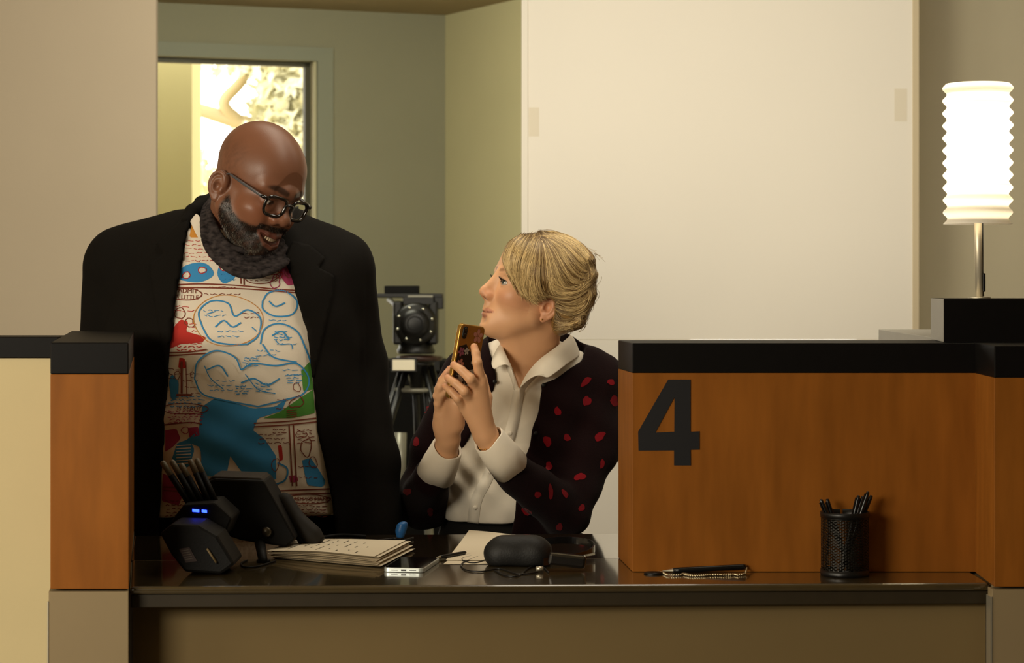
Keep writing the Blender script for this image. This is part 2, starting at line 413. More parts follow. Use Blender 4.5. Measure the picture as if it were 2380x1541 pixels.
def leaves(px, py, rx, ry, n, Y):
    for _ in range(n):
        a = RNG.uniform(0, 2*PI); q = math.sqrt(RNG.uniform(0, 1)); c = W(px+rx*q*math.cos(a), py+ry*q*math.sin(a), Y+RNG.uniform(-.35, .35))
        u = RNG.normal(size=3); u /= np.linalg.norm(u); v = np.cross(u, RNG.normal(size=3)); v /= np.linalg.norm(v); L = RNG.uniform(.045, .085); wd = L*.35
        lf.add([c-u*L, c+v*wd-u*L*.1, c+u*L, c-v*wd-u*L*.1], [(0, 1, 2, 3)])
for args in ((690, 200, 90, 130, 1500, 14.6), (620, 180, 40, 90, 70, 14.7), (690, 400, 90, 130, 1200, 14.7), (560, 150, 60, 30, 70, 14.5), (480, 450, 60, 60, 150, 14.9), (640, 290, 70, 90, 500, 14.9), (520, 150, 80, 22, 60, 14.6),
             (600, 330, 60, 50, 80, 14.6), (455, 400, 30, 60, 60, 14.8)):
    leaves(*args)
M_leaf = mat('sunlit leaves', 'D8D4B2', .6, .3)
M_leaf.node_tree.nodes['Principled BSDF'].inputs['Subsurface Weight'].default_value = 0
fo = part('foliage', lf, M_leaf, tr); fo['kind'] = 'stuff'

# ------------------------------------------------------------------ white board behind the counter
YB = 6.45
bl, brt, bz = W(1212, 0, YB)[0], W(2136, 0, YB)[0], W(0, 790, YB)[2]
bd = thing('foam_board', 'tall white foam board with taped edges leaning on the wall behind the woman', 'board', ((bl+brt)/2, YB+.02, bz))
mb = MB(); mb.box((bl+.012, YB, bz+.001), (brt-.012, YB+.02, ZC-.01)); part('panel', mb, M_board, bd, .001)
mb = MB(); mb.box((bl, YB-.004, bz+.001), (bl+.02, YB+.024, ZC-.012)); part('edge_tape', mb, M_board, bd, .002)
mb = MB(); mb.box((brt-.02, YB-.004, bz+.001), (brt, YB+.024, ZC-.012)); part('edge_tape', mb, M_bedge, bd, .002)
def patch(px0, py0, px1, py1):
    mb = MB(); a = W(px0, py1, YB); b = W(px1, py0, YB); mb.box((a[0], YB-.0008, a[2]), (b[0], YB, b[2])); return mb
part('tape_patch', patch(1229, 250, 1253, 317), M_tape, bd); part('tape_patch', patch(2079, 206, 2108, 282), M_tape, bd)
mb = MB(); mb.box((bl+.005, YB-.002, .0), (brt-.005, YB+.03, bz)); o = part('low_board', mb, M_board, base=((bl+brt)/2, YB, 0), bevel=.001)
tag(o, 'white lower board standing under the tall taped foam board', 'board')

# ------------------------------------------------------------------ counter
ZT = .8637                             # work surface
ct = thing('service_counter', 'long brown service counter with rounded front ledge below the number panel', 'counter', (.08, 3.9, 0))
fl_, fr_ = ON(302, 1364, ZT), ON(2300, 1355, ZT); ml, mr = ON(305, 1302, ZT), ON(1437, 1297, ZT); bl_, br_ = ON(300, 1245, ZT), ON(1437, 1240, ZT)
pr = ON(2262, 1328, ZT)
slab = MB(); slab.prism([fl_[:2], fr_[:2], (fr_[0], pr[1]+.22), (mr[0], mr[1]), ml[:2]], ZT-.0135, ZT)
part('ledge', slab, M_ctr, ct, .006, seg=4)
ap = MB(); d = .008
ap.prism([fl_[:2]+(.0, d), fr_[:2]+(0, d), fr_[:2]+(0, .2), fl_[:2]+(.0, .2)], ZT-.036, ZT-.0135); part('apron', ap, M_apron, ct, .002)
dk = MB(); dk.prism([ml[:2]+(0, .0015), mr[:2]+(.0, .0015), br_[:2], bl_[:2]+(.012, 0)], ZT-.025, ZT-.0005); part('work_surface', dk, M_desk, ct, .001)
kp = MB(); kp.box((fl_[0]-.008, 3.60, 0), (fr_[0], 3.62, ZT-.036)); part('front_panel', kp, M_knee, ct)
# panel with the number
YP = 3.705; xp0, xp1 = W(1470, 0, YP)[0], W(2266, 0, YP)[0]; zc0, zc1 = W(0, 867, YP)[2], W(0, 797.5, YP)[2]
bx = W(1437, 0, 3.896)
q = [(xp0, YP), (xp1+.1, YP), (xp1+.1, 3.896), (bx[0], 3.896)]
pn = thing('number_partition', 'wooden counter partition with dark top and large black number 4', 'partition', ((xp0+xp1)/2, 3.8, ZT))
mb = MB(); mb.prism(q, ZT+.0005, zc0); part('panel', mb, M_wood, pn, .001)
mb = MB(); mb.prism(q, zc0, zc1); part('top', mb, M_cap, pn, .0015)
N4 = [(262,241),(365,241),(365,480),(406,478),(406,562),(365,563),(366,635),(289,635),(289,566),(126,567),(124,480)]; N4i = [(291,322),(203,484),(290,480)]
def n4(p): return W(1420+p[0]/1.973, 760+p[1]/1.973, YP)
mb = MB(); o4 = [n4(p) for p in N4]; i4 = [n4(p) for p in N4i]
r = delaunay_2d_cdt([Vector((p[0], p[2])) for p in o4+i4], [(i, (i+1) % 11) for i in range(11)]+[(11, 12), (12, 13), (13, 11)], [], 0, 1e-6)
tri = []
for f in r[2]:
    c = sum((r[0][i] for i in f), Vector((0, 0)))/len(f)
    if poly_sdf([(p[0], p[2]) for p in o4], np.array(c[0]), np.array(c[1])) < 0 and poly_sdf([(p[0], p[2]) for p in i4], np.array(c[0]), np.array(c[1])) > 0: tri.append(tuple(f))
nv = len(r[0]); ev = {}
for f in tri:
    for a, b in zip(f, f[1:]+f[:1]): ev[(a, b)] = 1
side = [(a, b, b+nv, a+nv) for a, b in ev if (b, a) not in ev]
mb.add([(p[0], YP-.0012, p[1]) for p in r[0]]+[(p[0], YP, p[1]) for p in r[0]], tri+[tuple(i+nv for i in f[::-1]) for f in tri]+side)
part('number', mb, M_num, pn)
# right pillar
YR = 3.525; xq = W(2311, 0, YR)[0]; xe = 1.25; xi = xp1
zq1, zq0, zqb = W(0, 807, YR)[2], W(0, 878, YR)[2], ZT
rp = thing('counter_pillar', 'wooden counter pillar with dark top at the right edge beside the number panel', 'pillar', (1.0, 3.7, 0))
q = [(xq, YR), (xe, YR), (xe, 4.0), (xi, 4.0), (xi, YP)]
mb = MB(); mb.prism(q, zqb, zq0); part('panel', mb, M_wood, rp, .001)
mb = MB(); mb.prism(q, zq0, zc1+.0005); part('top', mb, M_cap, rp, .0015)
xb = W(2301, 0, YR)[0]
mb = MB(); mb.prism([(xb+.003, YR-.002), (xe, YR-.002), (xe, 4.0), (.797, 4.0), (.797, YR+.03), (xb+.003, YR+.03)], 0, zqb-.004); part('base', mb, M_base, rp, .001)
mb = MB(); mb.box((xb, YR-.0035, 0), (xb+.003, YR+.028, zqb-.016)); part('edge_strip', mb, M_alu, rp)
# raised block and lamp
zb0, zb1 = zc1+.0005, zc1+.0005+.0755
lb = MB(); x0 = W(2193, 0, 3.745)[0]
lb.prism([(x0, 3.745), (xe, 3.745), (xe, 3.95), (W(2163, 0, 3.95)[0], 3.95)], zb0, zb1)
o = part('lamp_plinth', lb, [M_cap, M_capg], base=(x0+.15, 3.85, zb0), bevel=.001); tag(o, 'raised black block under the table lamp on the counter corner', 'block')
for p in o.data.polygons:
    if p.normal.x < -.8: p.material_index = 1  # left face gets a paler grey: the light on it put into colour
lx, ly = W(2276, 0, 3.84)[0], 3.84
lp = thing('table_lamp', 'lit table lamp with white ribbed cylinder shade on a thin steel stem', 'lamp', (lx, ly, zb1))
mb = MB(); mb.lathe([(0, 0), (.02, 0), (.02, .002), (.012, .003), (.0001, .003)], (lx, ly, zb1), 32); part('base', mb, M_alu, lp)
s0, s1 = W(0, 521, ly)[2], W(0, 195, ly)[2]
mb = MB(); mb.tube([(lx, ly, zb1+.003), (lx-.003, ly, s0+.05)], .0068, 20); part('stem', mb, mat('brushed steel', 'E2D8C0', .45, .5, metal=.6), lp)
mb = MB(); mb.tube([(lx+.0075, ly, zb1+.004), (lx+.0062, ly, zb1+.05), (lx+.006, ly, s0+.02)], .0012, 8); part('cord', mb, M_blk, lp)
mb = MB(); mb.box((lx+.006, ly-.004, zb1+.012), (lx+.0105, ly+.004, zb1+.045)); part('switch', mb, M_blk, lp, .001)
sh = MB(); nw = 11.3; prof = []
for i in range(160):
    t = i/159; prof.append((.0575+.0038*math.cos(2*PI*(t*nw)+.4)-.0012*(1-t)*0+.001*t, t*(s1-s0)))
sh.lathe(prof, (lx-.0025, ly, s0), 72)
M_shade = bpy.data.materials.new('frosted lamp shade'); M_shade.use_nodes = True; MATS['shade'] = M_shade
t_ = M_shade.node_tree; t_.nodes.remove(t_.nodes['Principled BSDF'])
tl = t_.nodes.new('ShaderNodeBsdfTranslucent'); df = t_.nodes.new('ShaderNodeBsdfDiffuse'); mx = t_.nodes.new('ShaderNodeMixShader'); mx.inputs[0].default_value = .45
for n_ in (tl, df): n_.inputs['Color'].default_value = (.94, .91, .84, 1)
t_.links.new(tl.outputs[0], mx.inputs[1]); t_.links.new(df.outputs[0], mx.inputs[2]); t_.links.new(mx.outputs[0], t_.nodes['Material Output'].inputs[0])
part('lamp_shade', sh, M_shade, lp)
bb = MB(); bb.ball((lx-.0025, ly, s0+.195), .024, 24); bb.tube([(lx-.0025, ly, s0+.05), (lx-.0025, ly, s0+.173)], .012, 16)
part('bulb', bb, mat('lit bulb', 'FFF0D0', .5, emit='FFEDCC', estr=24), lp)
# divider running back at the right, behind the panel
a, b = ON(2042, 765, zc1), ON(2163, 783, zc1)
mb = MB(); mb.prism([(b[0]-.004, 4.003), (1.25, 4.003), (1.25, a[1]), (a[0], a[1])], 1.2, zc1-.0005)
o = part('divider_top', mb, M_capg, base=(1.0, 4.4, 0), bevel=.001)
dv = thing('station_divider', 'grey topped divider running back behind the lamp block', 'partition', (1.0, 4.4, 0)); o.location = (0, 0, 0); o.parent = dv; o.name = 'top'
mb = MB(); mb.prism([(b[0], 4.01), (1.24, 4.01), (1.24, a[1]-.005), (a[0]+.004, a[1]-.005)], 0, 1.2); part('panel', mb, M_wood, dv)
# left pillar / divider
YL = 3.50; v = np.array([-.1654, 1.])
A = np.array([W(117, 0, YL)[0], YL]); B = np.array([W(299, 0, YL)[0], YL]); Ld = .86
zl1, zl0, zlb = W(0, 796, YL)[2], W(0, 870, YL)[2], W(0, 1369, YL)[2]
q = [A, B, B+v*Ld, A+v*Ld]
ld = thing('counter_pillar', 'wooden divider pillar with dark top left of the man', 'pillar', (A[0], 3.9, 0))
mb = MB(); mb.prism(q, zlb, zl0); part('panel', mb, M_wood, ld, .001)
mb = MB(); mb.prism(q, zl0, zl1); part('top', mb, M_cap, ld, .002)
q2 = [A+(-.0025, -.002), B+(.0, -.002), B+v*Ld, A+v*Ld]
mb = MB(); mb.prism(q2, 0, zlb-.004); part('base', mb, M_base, ld, .001)
mb = MB(); mb.box((A[0]-.0045, YL-.003, 0), (A[0]-.0025, YL+.04, zlb-.02)); part('edge_strip', mb, M_alu, ld)
# low partition at the far left
YQ = 3.9; xt = (A+v*.4)[0]
lpn = thing('low_partition', 'cream painted low wall with thin dark top at the far left', 'partition', (-1.4, YQ, 0))
mb = MB(); mb.box((-2.4, YQ, 0), (xt-.004, YQ+.12, W(0, 832, YQ)[2])); part('panel', mb, M_part, lpn)
mb = MB(); mb.box((-2.4, YQ-.006, W(0, 832, YQ)[2]), (xt-.004, YQ+.126, W(0, 783, YQ)[2])); part('top', mb, M_cap, lpn, .0015)
# ------------------------------------------------------------------ people: shared head
def rotm(y, p, r):
    cy, sy = math.cos(y), math.sin(y); cp, sp = math.cos(p), math.sin(p); cr, sr = math.cos(r), math.sin(r)
    return (np.array([[cy,-sy,0],[sy,cy,0],[0,0,1.]]) @ np.diag([-1., -1, 1]) @ np.array([[1,0,0],[0,cp,-sp],[0,sp,cp]]) @ np.array([[cr,0,sr],[0,1,0],[-sr,0,cr]]))
class Pose:
    def __init__(s, yaw, pitch, roll, sc, t): s.R = rotm(*map(math.radians, (yaw, pitch, roll))); s.s = sc; s.t = np.array(t, float)
    def w(s, L): return (s.s*(s.R @ np.atleast_2d(np.array(L, float)).T)).T+s.t
    def l(s, P): return (s.R.T @ (np.atleast_2d(np.array(P, float))-s.t).T).T/s.s
    def place(s, L, px, py, Y):         # move so that local point L lands on that spot
        s.t = W(px, py, Y)-s.s*(s.R @ np.array(L, float)); return s
def smooth01(a, b, x): t = np.clip((x-a)/(b-a), 0, 1); return t*t*(3-2*t)
def vnoise(P, f, seed=0):
    g = np.random.default_rng(seed); out = np.zeros(len(P))
    for i in range(10):
        k = g.normal(size=3)*f; out += np.sin(P @ k+g.uniform(0, 6.28))
    return out/4.5
def lipcaps(female, x, my, mz):
    if female: return [cap((0, my+.0022, mz+.0048), (x*.014, my-.0012, mz+.0048), .0055, .0046), cap((x*.014, my-.0012, mz+.0048), (x*.026, my-.0085, mz+.0040), .0046, .0026),
                       cap((0, my+.001, mz-.0062), (x*.014, my-.0014, mz-.0048), .0058, .005), cap((x*.014, my-.0014, mz-.0048), (x*.025, my-.0085, mz+.0016), .005, .0026)]
    return [cap((0, my+.003, mz+.0075), (x*.016, my-.002, mz+.0085), .0062, .0056), cap((x*.016, my-.002, mz+.0085), (x*.031, my-.0125, mz+.011), .0056, .0036),
            cap((0, my+.0015, mz-.0145), (x*.016, my-.002, mz-.0105), .0072, .0062), cap((x*.016, my-.002, mz-.0105), (x*.029, my-.0125, mz+.006), .0062, .0036)]
def head(h, female, smile, eyez, lid):
    ex = .0325
    h.add(ell((0, -.012, .042), (.0765, .094, .084)))
    h.add(ell((0, .032, .035), (.062, .052, .058)), .03)
    if female:
        h.add(ell((0, .034, -.04), (.056, .053, .071)), .035)
        for x in (-1, 1):
            h.add(cap((x*.044, .004, -.056), (x*.013, .069, -.096), .019, .013), .03)
            h.add(ell((x*.038, .054, -.024), (.02, .023, .02)), .03)
        h.add(ell((0, .075, -.0985), (.017, .015, .014)), .02)
        h.add(cap((-.04, .073, .022), (.04, .073, .022), .009), .02)
    else:
        h.add(ell((0, .034, -.04), (.059, .055, .076)), .03)
        for x in (-1, 1):
            h.add(cap((x*.054, .0, -.055), (x*.02, .07, -.1), .023, .019), .03)
            h.add(ell((x*.043, .058, -.03), (.025, .025, .02)), .022)
            h.add(cap((x*.01, .085, .022), (x*.047, .066, .022), .011, .009), .018)
        h.add(ell((0, .08, -.104), (.022, .019, .018)), .02)
    for x in (-1, 1):                                   # sockets, lids
        h.sub(ell((x*(ex+.002), .102, eyez+.001), (.0185, .019, .0135)), .014)
        h.add(ell((x*ex, .0705, eyez), (.0158, .0158, .0148)), .005)
    if female:
        h.add(cap((0, .074, .016), (0, .09, -.026), .0085, .0105), .012)
        h.add(cap((0, .084, .016), (0, .1065, -.022), .0058, .0068), .016)
        h.add(ell((0, .1085, -.031), (.0085, .0095, .0088)), .010)
        for x in (-1, 1): h.add(ell((x*.0105, .097, -.0365), (.0068, .0105, .0078)), .010)
        h.add(cap((0, .104, -.039), (0, .092, -.048), .004, .005), .006)
        for x in (-1, 1): h.sub(ell((x*.0078, .104, -.0428), (.0034, .0062, .0038)), .002)
    else:
        h.add(cap((0, .083, .012), (0, .101, -.024), .0085, .010), .014)
        h.add(ell((0, .105, -.03), (.0145, .012, .0115)), .010)
        for x in (-1, 1): h.add(ell((x*.0165, .096, -.034), (.0105, .0115, .0095)), .007)
        for x in (-1, 1): h.sub(ell((x*.0085, .104, -.0415), (.0055, .0058, .004)), .004)
    h.add(ell((0, .074-(.006 if female else 0), -.075), (.029, .026, .028)), .022)
    mz, my = (-.0705, .0905) if female else (-.0745, .0965)
    if female:
        h.add(cap((0, .0915, -.055), (0, .0935, -.062), .0055, .006), .01)
        for x in (-1, 1):
            for c_ in lipcaps(True, x, my, mz): h.add(c_, .004)
            h.sub(cap((0, my+.0092, mz-.0005), (x*.015, my+.0055, mz), .0013, .0013), .002); h.sub(cap((x*.015, my+.0055, mz), (x*.027, my-.003, mz+.0032), .0013, .001), .002)
        h.sub(ell((0, .0955, -.0875), (.016, .006, .005)), .012)
    else:
        up = .007*smile
        for x in (-1, 1):
            for c_ in lipcaps(False, x, my, mz): h.add(c_, .004)
            h.sub(cap((0, my+.005, mz-.0035), (x*.016, my+.001, mz-.0005), .0074, .0062), .002); h.sub(cap((x*.016, my+.001, mz-.0005), (x*.028, my-.007, mz+.0075), .0062, .002), .002)
            h.sub(cap((x*.03, my-.0, -.042), (x*.041, my-.014, mz+.004), .0025, .0025), .012)
            h.add(ell((x*.036, .068, -.045), (.016, .018, .02)), .018)
    for x in (-1, 1):                                   # lid opening
        h.sub(ell((x*(ex+(.0015 if female else .0005)), .0845 if female else .090, eyez-.0006+lid[0]), (.0148 if female else .0138, .0155 if female else .014, lid[1])), .0012)
def ear(h, x, z0, sc=1.0, y0=-.008):
    """outer ear on side x: shell, rim, lobe, bowl"""
    def p(y, z, o): return (x*(.0715+o*sc), y0+y*sc, z0+z*sc)
    t = -x*.42; ca, sa = math.cos(t), math.sin(t); R = [[ca, sa, 0], [-sa, ca, 0], [0, 0, 1]]
    h.add(ell(p(-.004, .006, .0085), (.0065*sc, .0222*sc, .033*sc), R), .006); h.add(ell(p(.005, .017, .005), (.008*sc, .014*sc, .017*sc)), .006)
    h.add(ell(p(-.004, .002, .0), (.01*sc, .012*sc, .022*sc)), .006)
    rim = spline([p(.011, .006, .004), p(.012, .02, .0085), p(.004, .031, .012), p(-.009, .031, .016), p(-.018, .02, .0185), p(-.0205, .004, .018), p(-.016, -.012, .0145), p(-.007, -.025, .009), p(.003, -.03, .006)], 3)
    for a, b in zip(rim[:-1], rim[1:]): h.add(cap(a, b, .0034*sc, .0034*sc), .003)
    h.add(ell(p(.001, -.027, .0065), (.004*sc, .0085*sc, .009*sc)), .005)
    fold = spline([p(.001, .02, .0125), p(-.008, .013, .0155), p(-.010, 0, .0155), p(-.005, -.013, .012)], 3)
    for a, b in zip(fold[:-1], fold[1:]): h.add(cap(a, b, .0026*sc, .0026*sc), .003)
    h.add(ell(p(.0105, -.005, .007), (.004*sc, .0045*sc, .0065*sc)), .004)
    h.sub(ell(p(.001, -.001, .0145), (.0085*sc, .0075*sc, .0105*sc)), .003)
def eyeball(name, pose, c, gaze, r, iris, parent):
    mb = MB(); n, m = 32, 24; c = np.array(c, float); g = np.array(gaze, float); g /= np.linalg.norm(g)
    mb.lathe([(r*math.sin(PI*i/m)+1e-7, -r*math.cos(PI*i/m)+(.0006 if i > m-4 else 0)) for i in range(m+1)], c, n, 0, g)
    L = np.array(mb.v); ca = ((L-c) @ g)/np.linalg.norm(L-c, axis=1); ang = np.degrees(np.arccos(np.clip(ca, -1, 1)))
    C = np.where((ang < 11)[:,None], (.004, .004, .004), np.where((ang < 25)[:,None], iris, (.42, .37, .31)))
    mb.v = [tuple(p) for p in pose.w(L)]
    return part(name, mb, mat('eye', rough=.08, spec=.6, attr='col', coat=.5), parent, cols=C)
def chain(sh, pts, r, k=.006, k0=None):
    r = list(np.broadcast_to(np.array(r, float), (len(pts),)))
    for i in range(len(pts)-1): sh.add(cap(pts[i], pts[i+1], r[i], r[i+1]), k if i or k0 is None else k0)

# ------------------------------------------------------------------ the man
YM = 4.5
man = thing('person', 'bald bearded man in glasses, black blazer and printed white t-shirt, smiling down', 'person', (W(548, 0, 4.52)[0], 4.52, 0))
PM = Pose(50, -26, -8, 1.04, (0, 0, 0)).place((.0, .104, .003), 674, 479, 4.37)
hm = Sh(); head(hm, False, 1.0, -.004, (-.0012, .0046))
ear(hm, 1, -.024, .86, -.018); ear(hm, -1, -.024, .86, -.018)
nk0 = PM.l(W(548, 590, 4.56))[0]; nk1 = PM.l(W(548, 700, 4.6))[0]
hm.add(cap((0, -.03, -.03), nk0, .057, .062), .03); hm.add(cap(nk0, nk1, .064, .09), .03)
hm.add(cap((0, .045, -.095), nk0, .028, .05), .03)
V, F = hm.mesh((-.13, -.16, -.24), (.13, .135, .14), .0017)
x, y, z = V.T; ax_ = np.abs(x)
sk = np.array(lin('7A503A')); dk_ = np.array(lin('59321D')); n1 = vnoise(V, 60, 1)[:,None]*.5; n2 = vnoise(V, 420, 2)
C = sk*(1+.12*n1)
C = C+(np.array(lin('96593C'))-C)*(np.exp(-((ax_-.045)**2/.0004+(z+.03)**2/.0006))*(y > .03))[:,None]*.5
# beard: cheek line from sideburn to mouth corner, moustache, chin
line = np.interp(y, [-.01, .012, .03, .055, .078, .1], [-.018, -.03, -.05, -.06, -.058, -.052])
bm_ = smooth01(.004, -.006, z-line)*smooth01(-.002, .012, y)*smooth01(-.135, -.118, z+.0*y)
ml_ = smooth01(-.046, -.0505, z)*(y > .068)*(ax_ < .042)
bm_ = np.maximum(bm_, ml_)*smooth01(.02, .05, y+.045)
lip = Sh(); my, mz, up = .0965, -.0745, .007
for s_ in (-1, 1):
    for c_ in lipcaps(False, s_, my, mz): lip.add(c_)
dl = lip.at(V); lm = smooth01(.0022, .0006, dl)*(y > .066); bm_ = bm_*(1-lm)
gray = np.clip(-.12+.65*smooth01(-.08, -.115, z)*smooth01(.0, .03, y)*smooth01(.005, .03, ax_)+.3*n2, 0, 1)
bc = np.array(lin('17100C'))+(np.array(lin('6F665A'))-np.array(lin('17100C')))*gray[:,None]*np.clip(.5+.8*n2, 0, 1)[:,None]
C = C+(bc-C)*(bm_*np.clip(.93+.15*n2, 0, 1))[:,None]
C = C+(np.array(lin('5E3428'))-C)*lm[:,None]
ds = np.minimum(*[ell((s_*.033, .09, -.0058), (.0138, .014, .0046))[0](x, y, z) for s_ in (-1, 1)])
C = C*(1-.65*(smooth01(.0022, .0003, ds)*(y > .06))[:,None])
br = np.min([cap((s_*.012, .094, .0225), (s_*.034, .088, .0275), .004, .004)[0](x, y, z) for s_ in (-1, 1)]+[cap((s_*.034, .088, .0275), (s_*.052, .07, .0225), .004, .002)[0](x, y, z) for s_ in (-1, 1)], axis=0)
C = C+(np.array(lin('140D0A'))-C)*(.8*smooth01(.004, .0, br))[:,None]
stub = smooth01(.03, .0, y)*smooth01(-.02, .01, z)*smooth01(.09, .05, z)*np.clip(.4+.5*n2, 0, 1)
C = C+(np.array(lin('4A3324'))-C)*(.35*stub)[:,None]
Cm = np.clip(C, 0, 1); Vm = PM.w(V); Fm = F; LM = V
# trunk, arms, legs inside the clothes
bs = Sh()
bs.add(ell(W(550, 770, 4.56), (.215, .12, .24))); bs.add(ell(W(560, 1000, 4.55), (.205, .13, .24)), .05); bs.add(ell(W(560, 1230, 4.56), (.19, .13, .18)), .05)
bs.add(cap(W(310, 620, 4.58), W(785, 630, 4.58), .05), .05); bs.add(cap(W(548, 640, 4.58), W(548, 560, 4.57), .085, .062), .03)
armR = [W(275, 630, 4.57), W(252, 850, 4.6), W(285, 1060, 4.52), W(300, 1190, 4.46)]; armL = [W(802, 640, 4.57), W(830, 860, 4.6), W(868, 1080, 4.53), W(888, 1300, 4.46)]
def hang_hand(sh, wpt, dx):
    wpt = np.array(wpt); dn = np.array([0, -.15, -1]); dn /= np.linalg.norm(dn)
    kn = wpt+dn*.1
    for i, (o, L) in enumerate(zip((-.03, -.01, .01, .028), (.075, .085, .08, .062))):
        k = kn+np.array([.004*dx, o, -.004*abs(i-1.5)]); sh.add(cap(wpt+dn*.015, k, .02, .012), .012)
        m_ = k+dn*L*.55+np.array([-.006*dx, 0, 0]); chain(sh, [k, m_, m_+dn*L*.45+np.array([-.018*dx, 0, 0])], [.0105, .009, .0075], .004)
    t0 = wpt+dn*.03+np.array([0, -.018, 0]); chain(sh, [t0, t0+dn*.035+np.array([-.01*dx, -.025, 0]), t0+dn*.065+np.array([-.016*dx, -.03, 0])], [.013, .0105, .009], .006)
for arm, dx in ((armR, -1), (armL, 1)):
    chain(bs, arm, [.05, .045, .038, .03], .02); hang_hand(bs, arm[-1], dx)
for s_ in (-1, 1):
    hx = man.location.x+s_*.1
    chain(bs, [(hx, 4.56, .82), (hx+s_*.02, 4.55, .45), (hx+s_*.02, 4.58, .1)], [.09, .06, .042], .03); chain(bs, [(hx+s_*.02, 4.58, .055), (hx+s_*.04, 4.43, .035)], [.045, .035], .03)
Vb, Fb = bs.mesh((-1.0, 4.36, .0), (-.2, 4.74, 1.47), .006)
M_skinm = mat('dark skin', rough=.42, spec=.45, attr='col', bump=.06, bscale=420)
skin('body', [(Vm, Fm, Cm, 0), (smooth_v(Vb, Fb, 2), Fb, np.tile(sk, (len(Vb), 1)), 0)], M_skinm, man)
for s_ in (1, -1): eyeball('eye', PM, (s_*.0325, .0705, -.004), (-.22, .9, -.22), .0143, (.02, .012, .008), man)
tt = MB()                                              # upper teeth
for i in range(10):
    a = (i-4.5)/4.5; px_ = a*.0235; tt.obox((px_, .0935-.0115*a*a, -.0742+.0085*a*a), (.00255, 0, 0), (0, .003, 0), (0, 0, .0045))
tt.v = [tuple(p) for p in PM.w(tt.v)]
part('teeth', tt, mat('teeth', 'C9B79A', .3, .4), man, .0004)
# short beard hairs
fn_ = np.stack([np.cross(V[F[:,1]]-V[F[:,0]], V[F[:,3]]-V[F[:,0]])], 0)[0]; fn_ /= np.linalg.norm(fn_, axis=1)[:,None]+1e-9
fb = bm_[F[:,0]]; cand = np.nonzero((fb > .5) & (dl[F[:,0]] > .003))[0]; pick = RNG.choice(cand, min(6500, len(cand)), replace=False)
mb = MB(); hc = []
for i in pick:
    c = V[F[i]].mean(0); nrm_ = fn_[i]; d_ = nrm_*.5+np.array([0, .25, -.8])+RNG.normal(size=3)*.35; d_ /= np.linalg.norm(d_); L = RNG.uniform(.003, .0062)
    sd = np.cross(d_, nrm_+RNG.normal(size=3)*.3); sd *= (.00016)/(np.linalg.norm(sd)+1e-9); mb.add([c-sd, c+sd, c+d_*L*.6+nrm_*.0006+sd*.8, c+d_*L], [(0, 1, 2), (0, 2, 3)])
    g_ = gray[F[i][0]]; cc = np.array(lin('857D70')) if RNG.random() < .08+.5*g_ else np.array(lin('17100C')); hc += [cc]*4
mb.v = [tuple(p) for p in PM.w(mb.v)]
part('beard', mb, mat('beard hair', rough=.5, spec=.4, attr='col'), man, cols=np.array(hc))
# glasses
gls = part('glasses', MB(), [], man) if False else None
gm = MB(); zc_ = -.006; yF = .103
def lens_loop(sx, grow=0., n=40):
    out = []
    for i in range(n):
        a = 2*PI*i/n; ca, sa = math.cos(a), math.sin(a); ex_ = .62
        px_ = abs(ca)**ex_*math.copysign(1, ca)*(.0252+grow); pz_ = abs(sa)**ex_*math.copysign(1, sa)*(.0192+grow)
        px_ *= 1+.07*(pz_/.02)
        out.append((sx*.034+px_, yF-.12*abs(sx*.034+px_)**2/.06, zc_+pz_))
    return np.array(out)
for sx in (-1, 1):
    lp_ = lens_loop(sx); lp_ = np.r_[lp_, lp_[:2]]; gm.tube(lp_, .0029, 8, caps=False, flat=1.2)
gm.tube(spline([(-.0095, yF, zc_+.007), (-.004, yF+.003, zc_+.0095), (.004, yF+.003, zc_+.0095), (.0095, yF, zc_+.007)]), .0028, 8)
for sx in (-1, 1): gm.tube([(sx*.056, yF-.006, zc_+.0125), (sx*.065, yF-.008, zc_+.0125), (sx*.0705, yF-.012, zc_+.0125)], .0038, 8)
gm.v = [tuple(p) for p in PM.w(gm.v)]
glasses = part('glasses', gm, mat('black acetate', '0B0A0A', .12, .6, coat=.5), man)
for sx in (-1, 1):
    tm = MB(); tm.tube(spline([(sx*.0705, yF-.013, zc_+.0125), (sx*.0755, .045, zc_+.014), (sx*.0785, .01, zc_+.0155), (sx*.0765, -.008, zc_+.014), (sx*.0735, -.03, zc_-.004)]), np.r_[np.full(14, .0054), np.linspace(.0054, .002, 35)], 8, flat=.55)
    tm.v = [tuple(p) for p in PM.w(tm.v)]; part('temple', tm, mat('grey acetate', '4A4C50', .12, .7, coat=.6), glasses)
    l_ = lens_loop(sx, -.0012); c_ = l_.mean(0)+(0, .0012, 0); lm_ = MB()
    lm_.add([c_]+[tuple(p) for p in l_], [(0, i+1, (i+1) % 40+1) for i in range(40)], 0, True)
    lm_.v = [tuple(p) for p in PM.w(lm_.v)]
    part('lens', lm_, mat('lens glass', 'FFFFFF', 0.0, .5, trans=1, ior=1.12), glasses)

